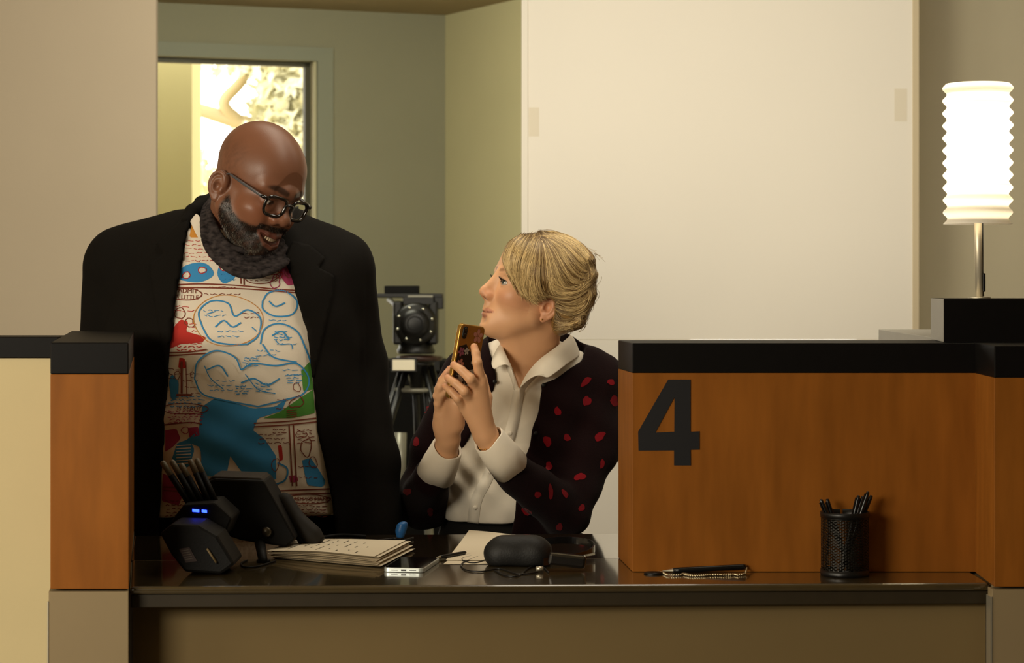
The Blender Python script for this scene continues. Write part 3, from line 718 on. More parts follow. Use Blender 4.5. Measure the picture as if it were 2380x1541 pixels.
# t-shirt
ts = Sh()
ts.add(ell(W(548, 770, 4.54), (.243, .150, .27))); ts.add(ell(W(560, 1000, 4.51), (.236, .168, .25)), .06); ts.add(ell(W(565, 1180, 4.53), (.225, .158, .14)), .06)
ts.add(cap(W(330, 615, 4.58), W(770, 625, 4.58), .06), .06); ts.add(cap(W(548, 660, 4.575), W(540, 560, 4.57), .1, .072), .04)
ts.isect(halfspace((0, 0, -1), (0, 0, W(0, 1207, 4.36)[2])), .004)
def shirt_folds(x, y, z):
    u = (x+.58)*1.0; v_ = z-.98
    f = .0022*np.sin((v_*.9+u*.45)*95)*np.exp(-((v_+.03)/.16)**2-((u+.02)/.18)**2)+.0016*np.sin((v_*1.0-u*.6)*60+1)*np.exp(-((v_-.12)/.12)**2)+.002*np.sin((v_+.4*u)*130)*np.exp(-((v_+.1)/.06)**2)
    return f
ts.warp = shirt_folds
Vt, Ft = ts.mesh((-.9, 4.32, .84), (-.28, 4.75, 1.475), .0055)
pr_ = MB(); Y0, Y1 = 4.2, 4.75
fill = lambda P, mi, off=.0006: drape_fill(pr_, P, ts, Y0, Y1, off, 7, mi)
line = lambda P, wd, mi, sp_=True: drape_line(pr_, spline(P, 8) if sp_ and len(P) > 2 else P, wd, ts, Y0, Y1, .0014, mi)
BL, RD, GR, BR, MG, YE, OR = 1, 2, 3, 4, 5, 6, 7
def blob(cx, cy, rx, ry, n=24, wob=.12, seed=0, rot=0):
    g = np.random.default_rng(seed); ph = g.uniform(0, 6.28, 4); out = []
    for i in range(n):
        a = 2*PI*i/n; r = 1+wob*(math.sin(2*a+ph[0])+.7*math.sin(3*a+ph[1])+.5*math.sin(5*a+ph[2])); X, Y = rx*r*math.cos(a), ry*r*math.sin(a)
        out.append((cx+X*math.cos(rot)-Y*math.sin(rot), cy+X*math.sin(rot)+Y*math.cos(rot)))
    return out
def ring(P, wd, mi): line(spline(P, 5, True).tolist()+[P[0]], wd, mi, False)
def scribble(x0, y0, x1, y1, rows, mi, wd=1.6, seed=0, gap=.25):
    g = np.random.default_rng(seed)
    for i in range(rows):
        yy = y0+(y1-y0)*i/max(1, rows-1); xx = x0+g.uniform(0, 8)
        while xx < x1:
            L = g.uniform(5, 16); P = [(xx+t*L, yy+g.uniform(-2.2, 2.2)) for t in np.linspace(0, 1, 5)]; line(P, wd, mi); xx += L+g.uniform(2, 6)
# panel borders
for P in ([(400, 662), (470, 660), (560, 664), (640, 672), (712, 676)], [(398, 668), (560, 671), (710, 682)], [(380, 820), (440, 818), (480, 812)], [(380, 828), (478, 821)], [(375, 988), (440, 982), (470, 986)],
          [(590, 984), (660, 980), (735, 972)], [(590, 992), (660, 988), (738, 980)], [(558, 604), (560, 660)], [(566, 604), (567, 662)], [(672, 988), (680, 1130)], [(682, 988), (690, 1130)], [(380, 1132), (560, 1142), (780, 1136)], [(380, 1140), (560, 1150), (780, 1146)]):
    line(P, 3, BR)
# blue masses, red sea, green field, purple corner
fill(blob(455, 634, 42, 23, seed=1, wob=.06), BL); fill(blob(526, 634, 20, 26, seed=2, wob=.08), BL)
for cx_, cy_, s_ in ((433, 640, 1), (470, 628, 2), (520, 622, 3)): ring(blob(cx_, cy_, 9, 8, 12, .1, s_), 2, RD); fill(blob(cx_, cy_, 8, 7, 12, .1, s_), 0, .0011)
fill([(400, 600), (400, 570), (430, 560), (470, 580), (500, 604), (470, 606)], 0, .0008)
fill([(446, 520), (462, 530), (474, 552), (440, 552)], OR)
scribble(425, 560, 500, 606, 6, RD, 1.3, 3)
fill(blob(625, 612, 26, 9, seed=5), MG); fill([(655, 600), (676, 610), (690, 660), (668, 664), (650, 640)], MG); scribble(578, 630, 640, 652, 4, BR, 1.4, 5); ring(blob(608, 640, 42, 19, 20, .05, 6), 2, BR)
ring(blob(640, 655, 12, 14, 14, .2, 7), 2, MG)
ring(blob(432, 684, 36, 14, 20, .03, 8), 2.4, BR)
# generic line drawing: rolling clouds and hills over a big blue wave
for P in ([(470, 760), (462, 725), (490, 700), (530, 705), (545, 735), (575, 720), (605, 740), (600, 780), (575, 800)], [(470, 760), (490, 790), (530, 800), (575, 800)], [(452, 880), (460, 840), (500, 815), (545, 830), (560, 860)], [(452, 880), (470, 915), (520, 930), (600, 945)],
          [(610, 700), (625, 680), (660, 676), (690, 700), (680, 730), (640, 735), (612, 720), (610, 700)], [(605, 800), (615, 765), (650, 752), (690, 770), (710, 810), (725, 850)], [(560, 860), (590, 845), (640, 850), (690, 845), (718, 880), (705, 915), (660, 930), (600, 945)], [(610, 800), (635, 830), (690, 842)],
          [(500, 760), (520, 745), (540, 760), (560, 750)], [(480, 860), (510, 850), (530, 875)], [(560, 890), (590, 880), (620, 895), (650, 880)], [(625, 700), (640, 712), (662, 704)], [(632, 780), (655, 770), (672, 790)]):
    line(P, 3.5, BL)
for P in ([(475, 850), (490, 880), (520, 905)], [(570, 870), (600, 905), (640, 915)], [(640, 790), (650, 800), (676, 800), (680, 812)], [(480, 730), (500, 724)], [(585, 760), (596, 770)]): line(P, 2.2, BL)
for i, (cx_, cy_) in enumerate(((652, 780), (578, 840), (606, 900), (678, 880), (560, 905))): scribble(cx_-16, cy_-8, cx_+16, cy_+10, 4, BL, 2, 20+i)
ring(blob(530, 745, 82, 58, 30, .02, 9), 1.6, OR)
fill([(470, 945), (500, 925), (540, 935), (590, 950), (640, 945), (668, 925), (655, 955), (600, 972), (588, 1000), (615, 1020), (642, 1060), (642, 1115), (600, 1118), (560, 1095), (535, 1060), (525, 1112), (470, 1105), (466, 1040), (430, 1025), (462, 1000)], BL)
fill([(400, 1065), (412, 1030), (440, 1020), (452, 1045), (440, 1085), (415, 1090)], BL)
for i in range(7): line([(410, 1036+7*i), (444, 1034+7*i)], 2.2, 0, False)
line([(452, 1020), (468, 1050), (468, 1090)], 2.4, BL); line([(645, 1075), (668, 1090), (660, 1118), (620, 1130)], 4, BL)
# left panels
fill([(392, 780), (404, 760), (420, 742), (438, 748), (432, 770), (480, 784), (470, 796), (420, 800), (392, 812)], RD); scribble(410, 798, 470, 814, 3, RD, 2, 11)
ring(blob(418, 728, 11, 14, 16, .1, 12), 2, BR); ring(blob(440, 750, 12, 9, 14, .2, 13), 2, BR)
line([(422, 840), (422, 915)], 5, BR, False); fill([(417, 832), (429, 832), (432, 856), (414, 856)], RD); line([(432, 840), (434, 915)], 2, BR, False); line([(410, 918), (446, 918)], 5, BR, False)
fill(blob(404, 900, 12, 26, seed=14), BL); scribble(385, 858, 412, 880, 3, BR, 1.6, 15); scribble(390, 922, 470, 945, 4, BL, 2, 16); ring(blob(430, 950, 55, 12, 20, .03, 17), 2, BR); scribble(388, 956, 465, 982, 5, MG, 1.8, 18)
fill([(384, 1000), (410, 996), (420, 1020), (400, 1040), (384, 1050)], MG); fill([(438, 994), (462, 992), (464, 1012), (440, 1018)], MG); fill([(378, 1100), (400, 1110), (425, 1150), (415, 1175), (376, 1165)], MG)
# right panels
fill([(700, 862), (722, 838), (728, 905), (705, 910)], GR); fill([(612, 972), (650, 958), (690, 930), (728, 905), (732, 960), (680, 972)], GR); ring(blob(690, 935, 15, 13, 14, .2, 19), 2.4, BR)
for i in range(4): line([(666, 955+5*i), (690, 952+5*i)], 2, BR, False)
scribble(628, 998, 665, 1006, 2, BR, 1.8, 21); fill([(646, 1036), (655, 1034), (658, 1068), (650, 1072)], RD); scribble(688, 1000, 722, 1030, 5, BR, 1.8, 22); ring(blob(712, 1040, 14, 18, 16, .15, 23), 2, BR)
fill([(702, 1070), (722, 1064), (740, 1090), (758, 1120), (750, 1132), (715, 1128), (708, 1100)], BL); fill([(672, 1106), (690, 1104), (694, 1120), (675, 1122)], MG)
scribble(650, 1160, 760, 1200, 6, BR, 1.8, 24); ring(blob(715, 1160, 50, 11, 22, .04, 25), 2, BR); scribble(380, 1165, 620, 1200, 5, BR, 1.8, 26); fill(blob(650, 1162, 10, 14, seed=27), RD)
def drape_text(s, px, py, size, sh, mi, rot=0., mbx=None, y0=4.2, y1=4.75):
    cu = bpy.data.curves.new('t', 'FONT'); cu.body = s; cu.size = 1; cu.resolution_u = 3; cu.align_x = 'CENTER'
    o = bpy.data.objects.new('t', cu); me = o.to_mesh(); P = np.array([v_.co[:2] for v_ in me.vertices]); fs = [tuple(p.vertices) for p in me.polygons]
    c, s_ = math.cos(rot), math.sin(rot); X = px+size*(P[:,0]*c+P[:,1]*s_); Yv = py-size*(-P[:,0]*s_+P[:,1]*c)
    H, ok = hit(X, Yv, sh, y0, y1, .0014); mbx.add(H, [f for f in fs if all(ok[i] for i in f)], mi); o.to_mesh_clear(); bpy.data.objects.remove(o); bpy.data.curves.remove(cu)
for i_, (a_, b_, c_, d_, n_, k_) in enumerate(((470, 722, 520, 734, 2, BL), (560, 728, 600, 738, 2, BR), (500, 770, 560, 782, 2, BL), (620, 745, 660, 752, 1, BL), (480, 886, 540, 906, 3, BL), (655, 860, 700, 872, 2, BL), (590, 815, 640, 826, 2, BL), (640, 800, 690, 808, 1, BL), (470, 668, 545, 684, 2, BR), (596, 1010, 660, 1030, 3, BR), (690, 1085, 735, 1110, 2, BR), (560, 1126, 640, 1134, 1, BR), (510, 612, 545, 650, 4, BL), (640, 930, 660, 950, 2, BR), (400, 712, 440, 722, 2, RD), (405, 752, 455, 770, 3, RD), (425, 870, 455, 915, 4, BR))): scribble(a_, b_, c_, d_, n_, k_, 1.5, 60+i_)
for cx_, cy_, rx_, ry_, mi_ in ((650, 640, 8, 7, RD), (672, 632, 10, 12, BR), (690, 900, 9, 10, BR), (412, 872, 7, 9, BR), (448, 872, 6, 7, BR), (700, 1010, 12, 9, BR), (728, 1075, 10, 12, BR), (640, 1080, 9, 14, BR), (430, 1000, 10, 7, MG)): ring(blob(cx_, cy_, rx_, ry_, 12, .14, int(cx_)), 1.6, mi_)
drape_text('ADMIT', 436, 681, 15, ts, BR, .05, pr_); drape_text('A LITTLE', 434, 695, 14, ts, BR, .05, pr_); drape_text('WASH YO HANDS', 722, 1164, 13, ts, BR, 0, pr_)
drape_text('IS READY', 440, 954, 14, ts, BR, 0, pr_)
mats_t = [mat('white jersey', 'DDD2C0', .85, .2, bump=.05, bscale=400), mat('blue print', '3C8AC0', .8, .2), mat('red print', 'B23028', .8, .2), mat('green print', '4E8A3A', .8, .2), mat('brown ink print', '7A3C2C', .8, .2), mat('magenta print', 'A03A5C', .8, .2), mat('yellow print', 'D9A836', .8, .2), mat('orange print', 'C8893A', .8, .2)]
skin('t_shirt', [(smooth_v(Vt, Ft, 2), Ft, None, 0)], mats_t, man, extra=pr_)
col_ = MB(); P = [(440, 500), (452, 530), (470, 560), (492, 588), (520, 606)]
drape_fill(col_, [(446, 492), (462, 500), (482, 545), (512, 590), (508, 602), (478, 580), (456, 545), (442, 515)], ts, Y0, Y1, .003, 6)
part('neckband', col_, mats_t[0], man)
# neck gaiter
gt = Sh()
gp = spline([W(482, 478, 4.55), W(482, 515, 4.455), W(500, 566, 4.395), W(542, 602, 4.365), W(600, 614, 4.375), W(650, 588, 4.42), W(668, 556, 4.52), W(640, 510, 4.63), W(565, 478, 4.665), W(505, 466, 4.63)], 6, True)
gc = gp.mean(0)
for i in range(5):
    k_ = i-2; pts = gp+np.array([0, 0, 1.])*k_*.0084+(gp-gc)*(-.055*k_)+np.stack([.003*np.sin(np.arange(60)*.5+i*2), .003*np.cos(np.arange(60)*.37+i), .0035*np.sin(np.arange(60)*.3+i*1.7)], 1)
    for k in range(60): gt.add(cap(pts[k], pts[(k+1) % 60], .0068), .003)
Vg, Fg = gt.mesh(gp.min(0)-.05, gp.max(0)+.05, .0024)
M_gait = mat('patterned gaiter', '423B3A', .9, .15, col2='120F10', nscale=70, stretch=(1, 1, 2.2), bump=.2, bscale=90)
skin('neck_gaiter', [(smooth_v(Vg, Fg, 1), Fg, None, 0)], M_gait, man)
# blazer
bz_ = Sh()
bz_.add(ell(W(545, 770, 4.545), (.268, .165, .27))); bz_.add(ell(W(562, 1010, 4.525), (.262, .183, .28)), .06); bz_.add(ell(W(575, 1240, 4.54), (.262, .178, .22)), .06)
bz_.add(cap(W(300, 607, 4.575), W(775, 622, 4.575), .068), .06); bz_.add(cap(W(500, 535, 4.58), W(270, 590, 4.58), .06, .05), .04); bz_.add(cap(W(640, 545, 4.58), W(800, 600, 4.58), .06, .05), .04)
chain(bz_, [W(262, 625, 4.57), W(247, 850, 4.61), W(285, 1065, 4.53), W(302, 1210, 4.46)], [.062, .06, .056, .05], .03)
chain(bz_, [W(803, 640, 4.575), W(828, 850, 4.61), W(858, 1075, 4.54), W(884, 1330, 4.46)], [.062, .062, .06, .054], .03)
bz_.sub(outline([(452, 470), (445, 500), (427, 590), (411, 680), (396, 800), (388, 930), (378, 1080), (370, 1220), (370, 1420), (795, 1420), (779, 1220), (766, 1130), (737, 1000), (727, 880), (716, 780), (690, 690), (664, 600), (650, 560), (640, 470)], 4.2, 4.56), .004)
bz_.sub(cap(W(552, 640, 4.55), W(548, 430, 4.5), .085, .1), .01)
for arm in (armR, armL): bz_.sub(cap(np.array(arm[-1])+(0, 0, -.01), np.array(arm[-1])+(0, 0, -.12), .042), .004)
bz_.sub(ell(W(560, 1250, 4.55), (.205, .14, .3)))
bz_.isect(halfspace((0, 0, -1), (0, 0, .74)), .004)
def bl_folds(x, y, z): return .0014*np.sin(z*55+x*40)*np.exp(-((z-1.28)/.1)**2)*np.exp(-((np.abs(x+.6)-.26)/.08)**2)+.0005*np.sin(z*60-x*60)
bz_.warp = bl_folds
Vz, Fz = bz_.mesh((-1.0, 4.3, .72), (-.2, 4.8, 1.52), .0045)
M_blazer = mat('black wool blazer', '100D09', .88, .12, bump=.08, bscale=500)
skin('blazer', [(smooth_v(Vz, Fz, 2), Fz, None, 0)], M_blazer, man)
for P in ([(447, 496), (428, 590), (412, 685), (398, 790), (390, 900), (372, 780), (352, 660), (346, 615), (382, 588), (363, 570), (400, 530), (425, 505)], [(664, 604), (690, 690), (716, 780), (727, 880), (748, 790), (772, 690), (776, 640), (740, 622), (756, 600), (720, 570), (680, 560)]):
    lp_ = MB(); drape_fill(lp_, P, bz_, Y0, Y1, .004, 7); o = part('lapel', lp_, M_blazer, man); so = o.modifiers.new('thick', 'SOLIDIFY'); so.thickness = .003; so.offset = 0
cb = Sh(); chain(cb, [W(432, 515, 4.485), W(447, 492, 4.515), W(470, 474, 4.57), W(500, 462, 4.63), W(580, 470, 4.67), W(640, 490, 4.63), W(662, 520, 4.57), W(670, 560, 4.5)], [.011, .014, .016, .016, .016, .016, .014, .011], .01)
Vc, Fc = cb.mesh(W(420, 600, 4.44)-.04, W(700, 440, 4.7)+.04, .004); skin('collar', [(Vc, Fc, None, 0)], M_blazer, man)
tr_ = Sh()
for s_ in (-1, 1):
    hx = man.location.x+s_*.1; chain(tr_, [(hx, 4.56, .84), (hx+s_*.02, 4.55, .45), (hx+s_*.02, 4.575, .06)], [.112, .085, .07], .04)
tr_.add(ell((man.location.x, 4.56, .84), (.2, .14, .12)), .05)
Vq, Fq = tr_.mesh((-1.0, 4.38, .03), (-.2, 4.76, .97), .008); skin('trousers', [(Vq, Fq, None, 0)], mat('black trousers', '121110', .8, .2), man)
# ------------------------------------------------------------------ the woman
woman = thing('person', 'blonde woman in a dark red-spotted cardigan and white shirt looking up at the man', 'person', (W(1200, 0, 4.62)[0], 4.62, 0))
PW = Pose(-72, 15, -4, .985, (0, 0, 0)).place((0, .118, -.031), 1114, 676, 4.5)
hw = Sh(); head(hw, True, .3, 0., (.0004, .0054))
ear(hw, 1, -.026, .95, -.012); ear(hw, -1, -.026, .95, -.012)
n0 = PW.l(W(1232, 815, 4.56))[0]; n1_ = PW.l(W(1225, 900, 4.58))[0]
hw.add(cap((0, -.035, -.035), n0, .05, .05), .03); hw.add(cap(n0, n1_, .051, .075), .03)
hw.add(cap((0, .035, -.088), n0, .022, .04), .035)
V, F = hw.mesh((-.12, -.16, -.25), (.12, .135, .14), .0016)
x, y, z = V.T; ax_ = np.abs(x)
sk_w = np.array(lin('D9A67C')); n1 = vnoise(V, 60, 3)[:,None]*.5
C = np.tile(sk_w, (len(V), 1))*(1+.05*n1)
C += (np.array(lin('C77F5E'))-C)*(.45*np.exp(-((z+.03)**2/.0005+(ax_-.05)**2/.0006))*(y > .02))[:,None]
C += (np.array(lin('C9805F'))-C)*(.4*np.exp(-((z+.033)**2/.0003+(y-.108)**2/.0003)))[:,None]
C += (np.array(lin('C77B5C'))-C)*(.4*(ax_ > .072)*(np.abs(z+.026) < .04))[:,None]
lip = Sh(); my, mz = .0905, -.0705
for s_ in (-1, 1):
    for c_ in lipcaps(True, s_, my, mz): lip.add(c_)
lm = .75*smooth01(.0026, .0008, lip.at(V))*(y > .07); C += (np.array(lin('B06A58'))-C)*lm[:,None]
slit = np.min([cap((0, my+.0092, mz-.0005), (s_*.015, my+.0055, mz), .0013)[0](x, y, z) for s_ in (-1, 1)]+[cap((s_*.015, my+.0055, mz), (s_*.027, my-.003, mz+.0032), .0013, .001)[0](x, y, z) for s_ in (-1, 1)], axis=0)
C = C+(np.array(lin('6A2F26'))-C)*(.8*smooth01(.0012, .0002, slit))[:,None]
ds = np.minimum(*[ell((s_*.034, .0845, -.0002), (.0148, .0155, .0054))[0](x, y, z) for s_ in (-1, 1)])
C = C+(np.array(lin('2A1A12'))-C)*(smooth01(.0018, .0003, ds)*(y > .055)*np.where(z > -.0004, .95, .45))[:,None]
nost = np.minimum(*[ell((s_*.0078, .104, -.0428), (.0034, .0062, .0038))[0](x, y, z) for s_ in (-1, 1)]); C = C*(1-.75*smooth01(.0008, -.0002, nost))[:,None]  # nostril shade painted into the skin colour
br = np.min([cap((s_*.013, .09, .0245), (s_*.034, .083, .0278), .0024, .0024)[0](x, y, z) for s_ in (-1, 1)]+[cap((s_*.034, .083, .0278), (s_*.05, .068, .0235), .0024, .001)[0](x, y, z) for s_ in (-1, 1)], axis=0)
C = C+(np.array(lin('6E4A2C'))-C)*(.6*smooth01(.003, .0, br)*(y > .05))[:,None]
Cw = np.clip(C, 0, 1); Vw = PW.w(V); Fw = F
# hands, built finger by finger around the phone
hd = Sh()
def fing(pts, r): chain(hd, [W(*p) for p in pts], r, .003)
wl_ = W(1128, 1010, 4.285)
nearM = [(1117, 884, 4.255), (1106, 900, 4.25), (1092, 926, 4.252), (1078, 947, 4.262)]
for (p, r) in zip(nearM, (.0125, .0125, .0115, .0105)): hd.add(cap(wl_, W(*p), .019, r), .012)
hd.add(cap(W(1118, 985, 4.285), W(1092, 935, 4.285), .016, .012), .015)
fing([(1117, 884, 4.255), (1109, 842, 4.238), (1106, 822, 4.244), (1102, 806, 4.25)], [.0112, .0095, .0085, .0074])
fing([(1106, 900, 4.25), (1093, 880, 4.228), (1072, 860, 4.236), (1055, 848, 4.252)], [.0115, .0102, .0086, .0076])
fing([(1092, 926, 4.252), (1079, 909, 4.23), (1059, 891, 4.236), (1041, 878, 4.254)], [.0108, .0098, .0084, .0074])
fing([(1078, 947, 4.262), (1064, 926, 4.242), (1049, 910, 4.246), (1034, 898, 4.262)], [.0098, .0086, .0076, .0066])
fing([(1122, 975, 4.3), (1130, 925, 4.325), (1120, 880, 4.335), (1108, 850, 4.335)], [.016, .0125, .0105, .0085])     # thumb on the screen side
hd.add(cap(wl_, W(1152, 1052, 4.30), .021, .025), .01); hd.add(cap(W(1152, 1052, 4.30), W(1215, 1114, 4.375), .025, .03), .01)
wr_ = W(1042, 1020, 4.36)
hd.add(cap(wr_, W(1030, 985, 4.35), .0225, .021), .012)
farM = [(1046, 925, 4.335), (1036, 935, 4.33), (1028, 948, 4.33), (1022, 965, 4.335)]
for p, r in zip(farM, (.0125, .013, .012, .0105)): hd.add(cap(W(1038, 995, 4.352), W(*p), .02, r), .012)
hd.add(cap(W(1060, 985, 4.345), W(1066, 940, 4.33), .018, .014), .015)
fing([(1046, 925, 4.335), (1032, 893, 4.315), (1038, 872, 4.305), (1046, 858, 4.300)], [.0112, .0098, .0085, .0075])
fing([(1036, 935, 4.33), (1021, 905, 4.312), (1028, 884, 4.302), (1038, 868, 4.296)], [.0115, .0098, .0086, .0076])
fing([(1028, 948, 4.33), (1017, 920, 4.312), (1024, 899, 4.30), (1036, 886, 4.292)], [.0108, .0094, .0084, .0074])
fing([(1022, 965, 4.335), (1018, 938, 4.318), (1026, 918, 4.306), (1038, 908, 4.30)], [.0098, .0086, .0076, .0068])
fing([(1062, 970, 4.345), (1078, 930, 4.335), (1080, 895, 4.33), (1078, 868, 4.33)], [.015, .0125, .0105, .0085])
hd.add(cap(wr_, W(1032, 1070, 4.385), .0225, .026), .012); hd.add(cap(W(1032, 1070, 4.385), W(1000, 1120, 4.42), .026, .032), .01)
Vh, Fh = hd.mesh(W(985, 1140, 4.24)-(0, .05, 0), W(1240, 790, 4.24)+(.02, .22, .01), .0018)
xh = np.array(Vh); nz = vnoise(Vh, 90, 8)[:,None]; Ch = sk_w*(1+.06*nz*.5)
tips = np.array([W(1102, 806, 4.25), W(1055, 848, 4.252), W(1041, 878, 4.254), W(1034, 898, 4.262), W(1046, 858, 4.3), W(1038, 868, 4.296)])
dt = np.min(np.linalg.norm(Vh[:,None]-tips[None], axis=2), axis=1); Ch = Ch+(np.array(lin('CF8A68'))-Ch)*(.5*smooth01(.016, .005, dt))[:,None]
bw = Sh()                                               # trunk, arms and seated legs under the clothes
bw.add(ell(W(1222, 960, 4.62), (.145, .085, .16))); bw.add(ell(W(1185, 1150, 4.6), (.12, .085, .16)), .05); bw.add(ell(W(1175, 1330, 4.64), (.16, .13, .1)), .05)
bw.add(cap(W(1085, 885, 4.63), W(1370, 885, 4.63), .04), .04); bw.add(cap(W(1228, 920, 4.6), W(1230, 850, 4.57), .06, .05), .03)
elbR = W(982, 1165, 4.59); elbL = W(1312, 1190, 4.47)
chain(bw, [W(1080, 890, 4.63), elbR, W(1000, 1120, 4.42)], [.042, .038, .032], .02); chain(bw, [W(1375, 895, 4.63), elbL, W(1215, 1114, 4.375)], [.042, .038, .032], .02)
hipz = W(0, 1330, 4.64)[2]
for s_ in (-1, 1):
    hx = woman.location.x+s_*.085
    chain(bw, [(hx, 4.66, hipz), (hx-.03, 4.34, hipz-.01), (hx-.03, 4.36, .32)], [.08, .06, .04], .03); chain(bw, [(hx-.03, 4.36, .32), (hx-.03, 4.4, .24)], [.04, .036], .02); chain(bw, [(hx-.03, 4.4, .215), (hx-.03, 4.27, .2)], [.034, .026], .03)
Vb, Fb = bw.mesh((-.32, 4.2, .15), (.3, 4.82, 1.24), .006)
M_skinw = mat('fair skin', rough=.45, spec=.4, attr='col', bump=.03, bscale=500, sss=.12)
skin('body', [(Vw, Fw, Cw, 0), (smooth_v(Vh, Fh, 1), Fh, np.clip(Ch, 0, 1), 0), (smooth_v(Vb, Fb, 2), Fb, np.tile(sk_w, (len(Vb), 1)), 0)], M_skinw, woman)
for s_ in (1, -1): eyeball('eye', PW, (s_*.0325, .0702, 0), (-.2, .9, .14), .0144, (.055, .07, .06), woman)
mb = MB(); pj = np.c_[CX+FPX*Vw[:,0]/Vw[:,1], HY-FPX*(Vw[:,2]-CZ)/Vw[:,1]]; c_ = np.nonzero(np.hypot(pj[:,0]-1258, pj[:,1]-741) < 3)[0]; e_ = Vw[c_[np.argmin(Vw[c_, 1])]]+(0, -.0008, 0); mb.ball(e_, .0021, 12); part('earring', mb, mat('gold', 'E0B060', .2, .5, metal=1), woman)
for s_ in (-1, 1):                                      # upper lashes
    mb = MB(); lid_ = []
    for i in range(22):
        a = -1.25+2.55*i/21; q_ = np.array([s_*.034+s_*.0146*math.sin(a), 0, .0002+.0054*math.cos(a)]); q_[1] = .0705+math.sqrt(max(1e-6, .0158**2-(q_[0]-s_*.0325)**2-q_[2]**2)); lid_.append(q_)
    mb.tube(lid_, np.r_[np.linspace(.0003, .0008, 11), np.linspace(.0008, .0004, 11)], 6)
    for i in range(14):
        a = -.95+1.9*i/13; p0 = np.array([s_*.033+.0130*math.sin(a), .0, .0048*math.cos(a)]); p0[1] = .0702+math.sqrt(max(1e-6, .0162**2-(p0[0]-s_*.0325)**2-p0[2]**2))
        mb.tube([p0, p0+np.array([.002*math.sin(a), .005, .002]), p0+np.array([.004*math.sin(a), .008, .0055])], [.0004, .0003, .0001], 4)
    mb.v = [tuple(p) for p in PW.w(mb.v)]; part('eyelashes', mb, mat('lashes', '1A100B', .6), woman)
br_ = MB(); wa = W(1150, 1004, 4.282); axw = np.array(W(1152, 1052, 4.30))-np.array(wl_); axw /= np.linalg.norm(axw)
cbr = wl_+axw*.022; u_ = np.cross(axw, (0, 1, 0)); u_ /= np.linalg.norm(u_); v_ = np.cross(axw, u_)
for i in range(46):
    a = 2*PI*i/46; br_.ball(cbr+(.0238*(math.cos(a)*u_+math.sin(a)*v_))+axw*.004*math.cos(a), .0013 if i % 4 else .0019, 6)
part('bracelet', br_, MATS['gold'], woman)

# white shirt
ws = Sh()
ws.add(ell(W(1222, 960, 4.60), (.162, .105, .17))); ws.add(ell(W(1178, 1130, 4.57), (.142, .11, .17)), .05)
ws.add(cap(W(1085, 882, 4.62), W(1375, 882, 4.62), .05), .05); ws.add(cap(W(1228, 920, 4.6), W(1232, 850, 4.575), .078, .062), .03)
ws.isect(halfspace((0, 0, -1), (0, 0, W(0, 1222, 4.46)[2])), .004)
ws.sub(outline([(1196, 800), (1178, 822), (1190, 850), (1200, 880), (1206, 912), (1222, 880), (1244, 850), (1262, 835), (1262, 790)], 4.3, 4.57), .003)
ws.sub(cap(W(1230, 900, 4.585), W(1240, 780, 4.565), .053, .055), .004)
def folds_w(x, y, z):
    u = x+.0; v_ = z-.95
    return .0026*np.sin((u*1.1+v_*.55)*105+2*np.sin(v_*30))*np.exp(-((v_-.05)/.17)**2)+.0024*np.sin((u-v_*.8)*75+1.)*np.exp(-((v_+.02)/.12)**2)+.003*np.sin(u*70+2)*smooth01(.93, .87, z)
ws.warp = folds_w
Vs, Fs = ws.mesh(W(1020, 1230, 4.4)-(.05, .0, .0), W(1400, 780, 4.4)+(.05, .36, 0), .004)
M_shirt = mat('white cotton', 'EDE3D0', .8, .2, bump=.12, bscale=60)
xs_ = MB(); pl = [(1206, 905), (1200, 940), (1192, 985), (1176, 1030), (1150, 1075), (1128, 1120), (1106, 1165), (1098, 1222)]
drape_line(xs_, spline(pl, 6), 26, ws, 4.2, 4.7, .0022, 0, 6)
skin('shirt', [(smooth_v(Vs, Fs, 2), Fs, None, 0)], M_shirt, woman)
plo = part('placket', xs_, M_shirt, woman); so = plo.modifiers.new('thick', 'SOLIDIFY'); so.thickness = .002
for p in ((1185, 1008), (1139, 1098), (1104, 1180)):
    h_, _ = hit([p[0]], [p[1]], ws, 4.2, 4.7, .0036); mb = MB(); mb.lathe([(0, 0), (.0042, 0), (.0045, .0008), (.0042, .0016), (0, .0012)], h_[0]+(0, .001, 0), 16, 0, (0, -1, 0)); part('button', mb, M_shirt, woman)
# collar: two leaves around the neck
def sheet(name, grid, m, parent, th=.0022):
    g = np.array(grid, float); n, k = g.shape[:2]; mb = MB()
    mb.add(g.reshape(-1, 3), [(i*k+j, i*k+j+1, (i+1)*k+j+1, (i+1)*k+j) for i in range(n-1) for j in range(k-1)], 0, True)
    o = part(name, mb, m, parent); so = o.modifiers.new('thick', 'SOLIDIFY'); so.thickness = th; so.offset = 0
    sb = o.modifiers.new('smooth', 'SUBSURF'); sb.levels = 1; sb.render_levels = 2; return o
top_ = [W(1206, 905, 4.475), W(1222, 872, 4.485), W(1250, 838, 4.49), W(1290, 808, 4.52), W(1322, 782, 4.57), W(1318, 776, 4.63), W(1270, 778, 4.655), W(1215, 792, 4.65), W(1178, 800, 4.61), W(1170, 798, 4.56), W(1172, 815, 4.505), W(1184, 840, 4.48), W(1192, 862, 4.47)]
bot_ = [W(1262, 868, 4.462), W(1272, 878, 4.462), W(1290, 868, 4.468), W(1320, 845, 4.498), W(1347, 826, 4.575), W(1335, 818, 4.655), W(1275, 818, 4.685), W(1205, 825, 4.675), W(1160, 830, 4.625), W(1148, 828, 4.56), W(1142, 845, 4.495), W(1148, 858, 4.475), W(1166, 850, 4.468)]
T_ = spline(top_, 4); B_ = spline(bot_, 4)
sheet('collar', [[T_[i]*(1-t)+B_[i]*t+np.array([0, -.006*math.sin(PI*t), .008*math.sin(PI*t)]) for t in np.linspace(0, 1, 5)] for i in range(len(T_))], M_shirt, woman)
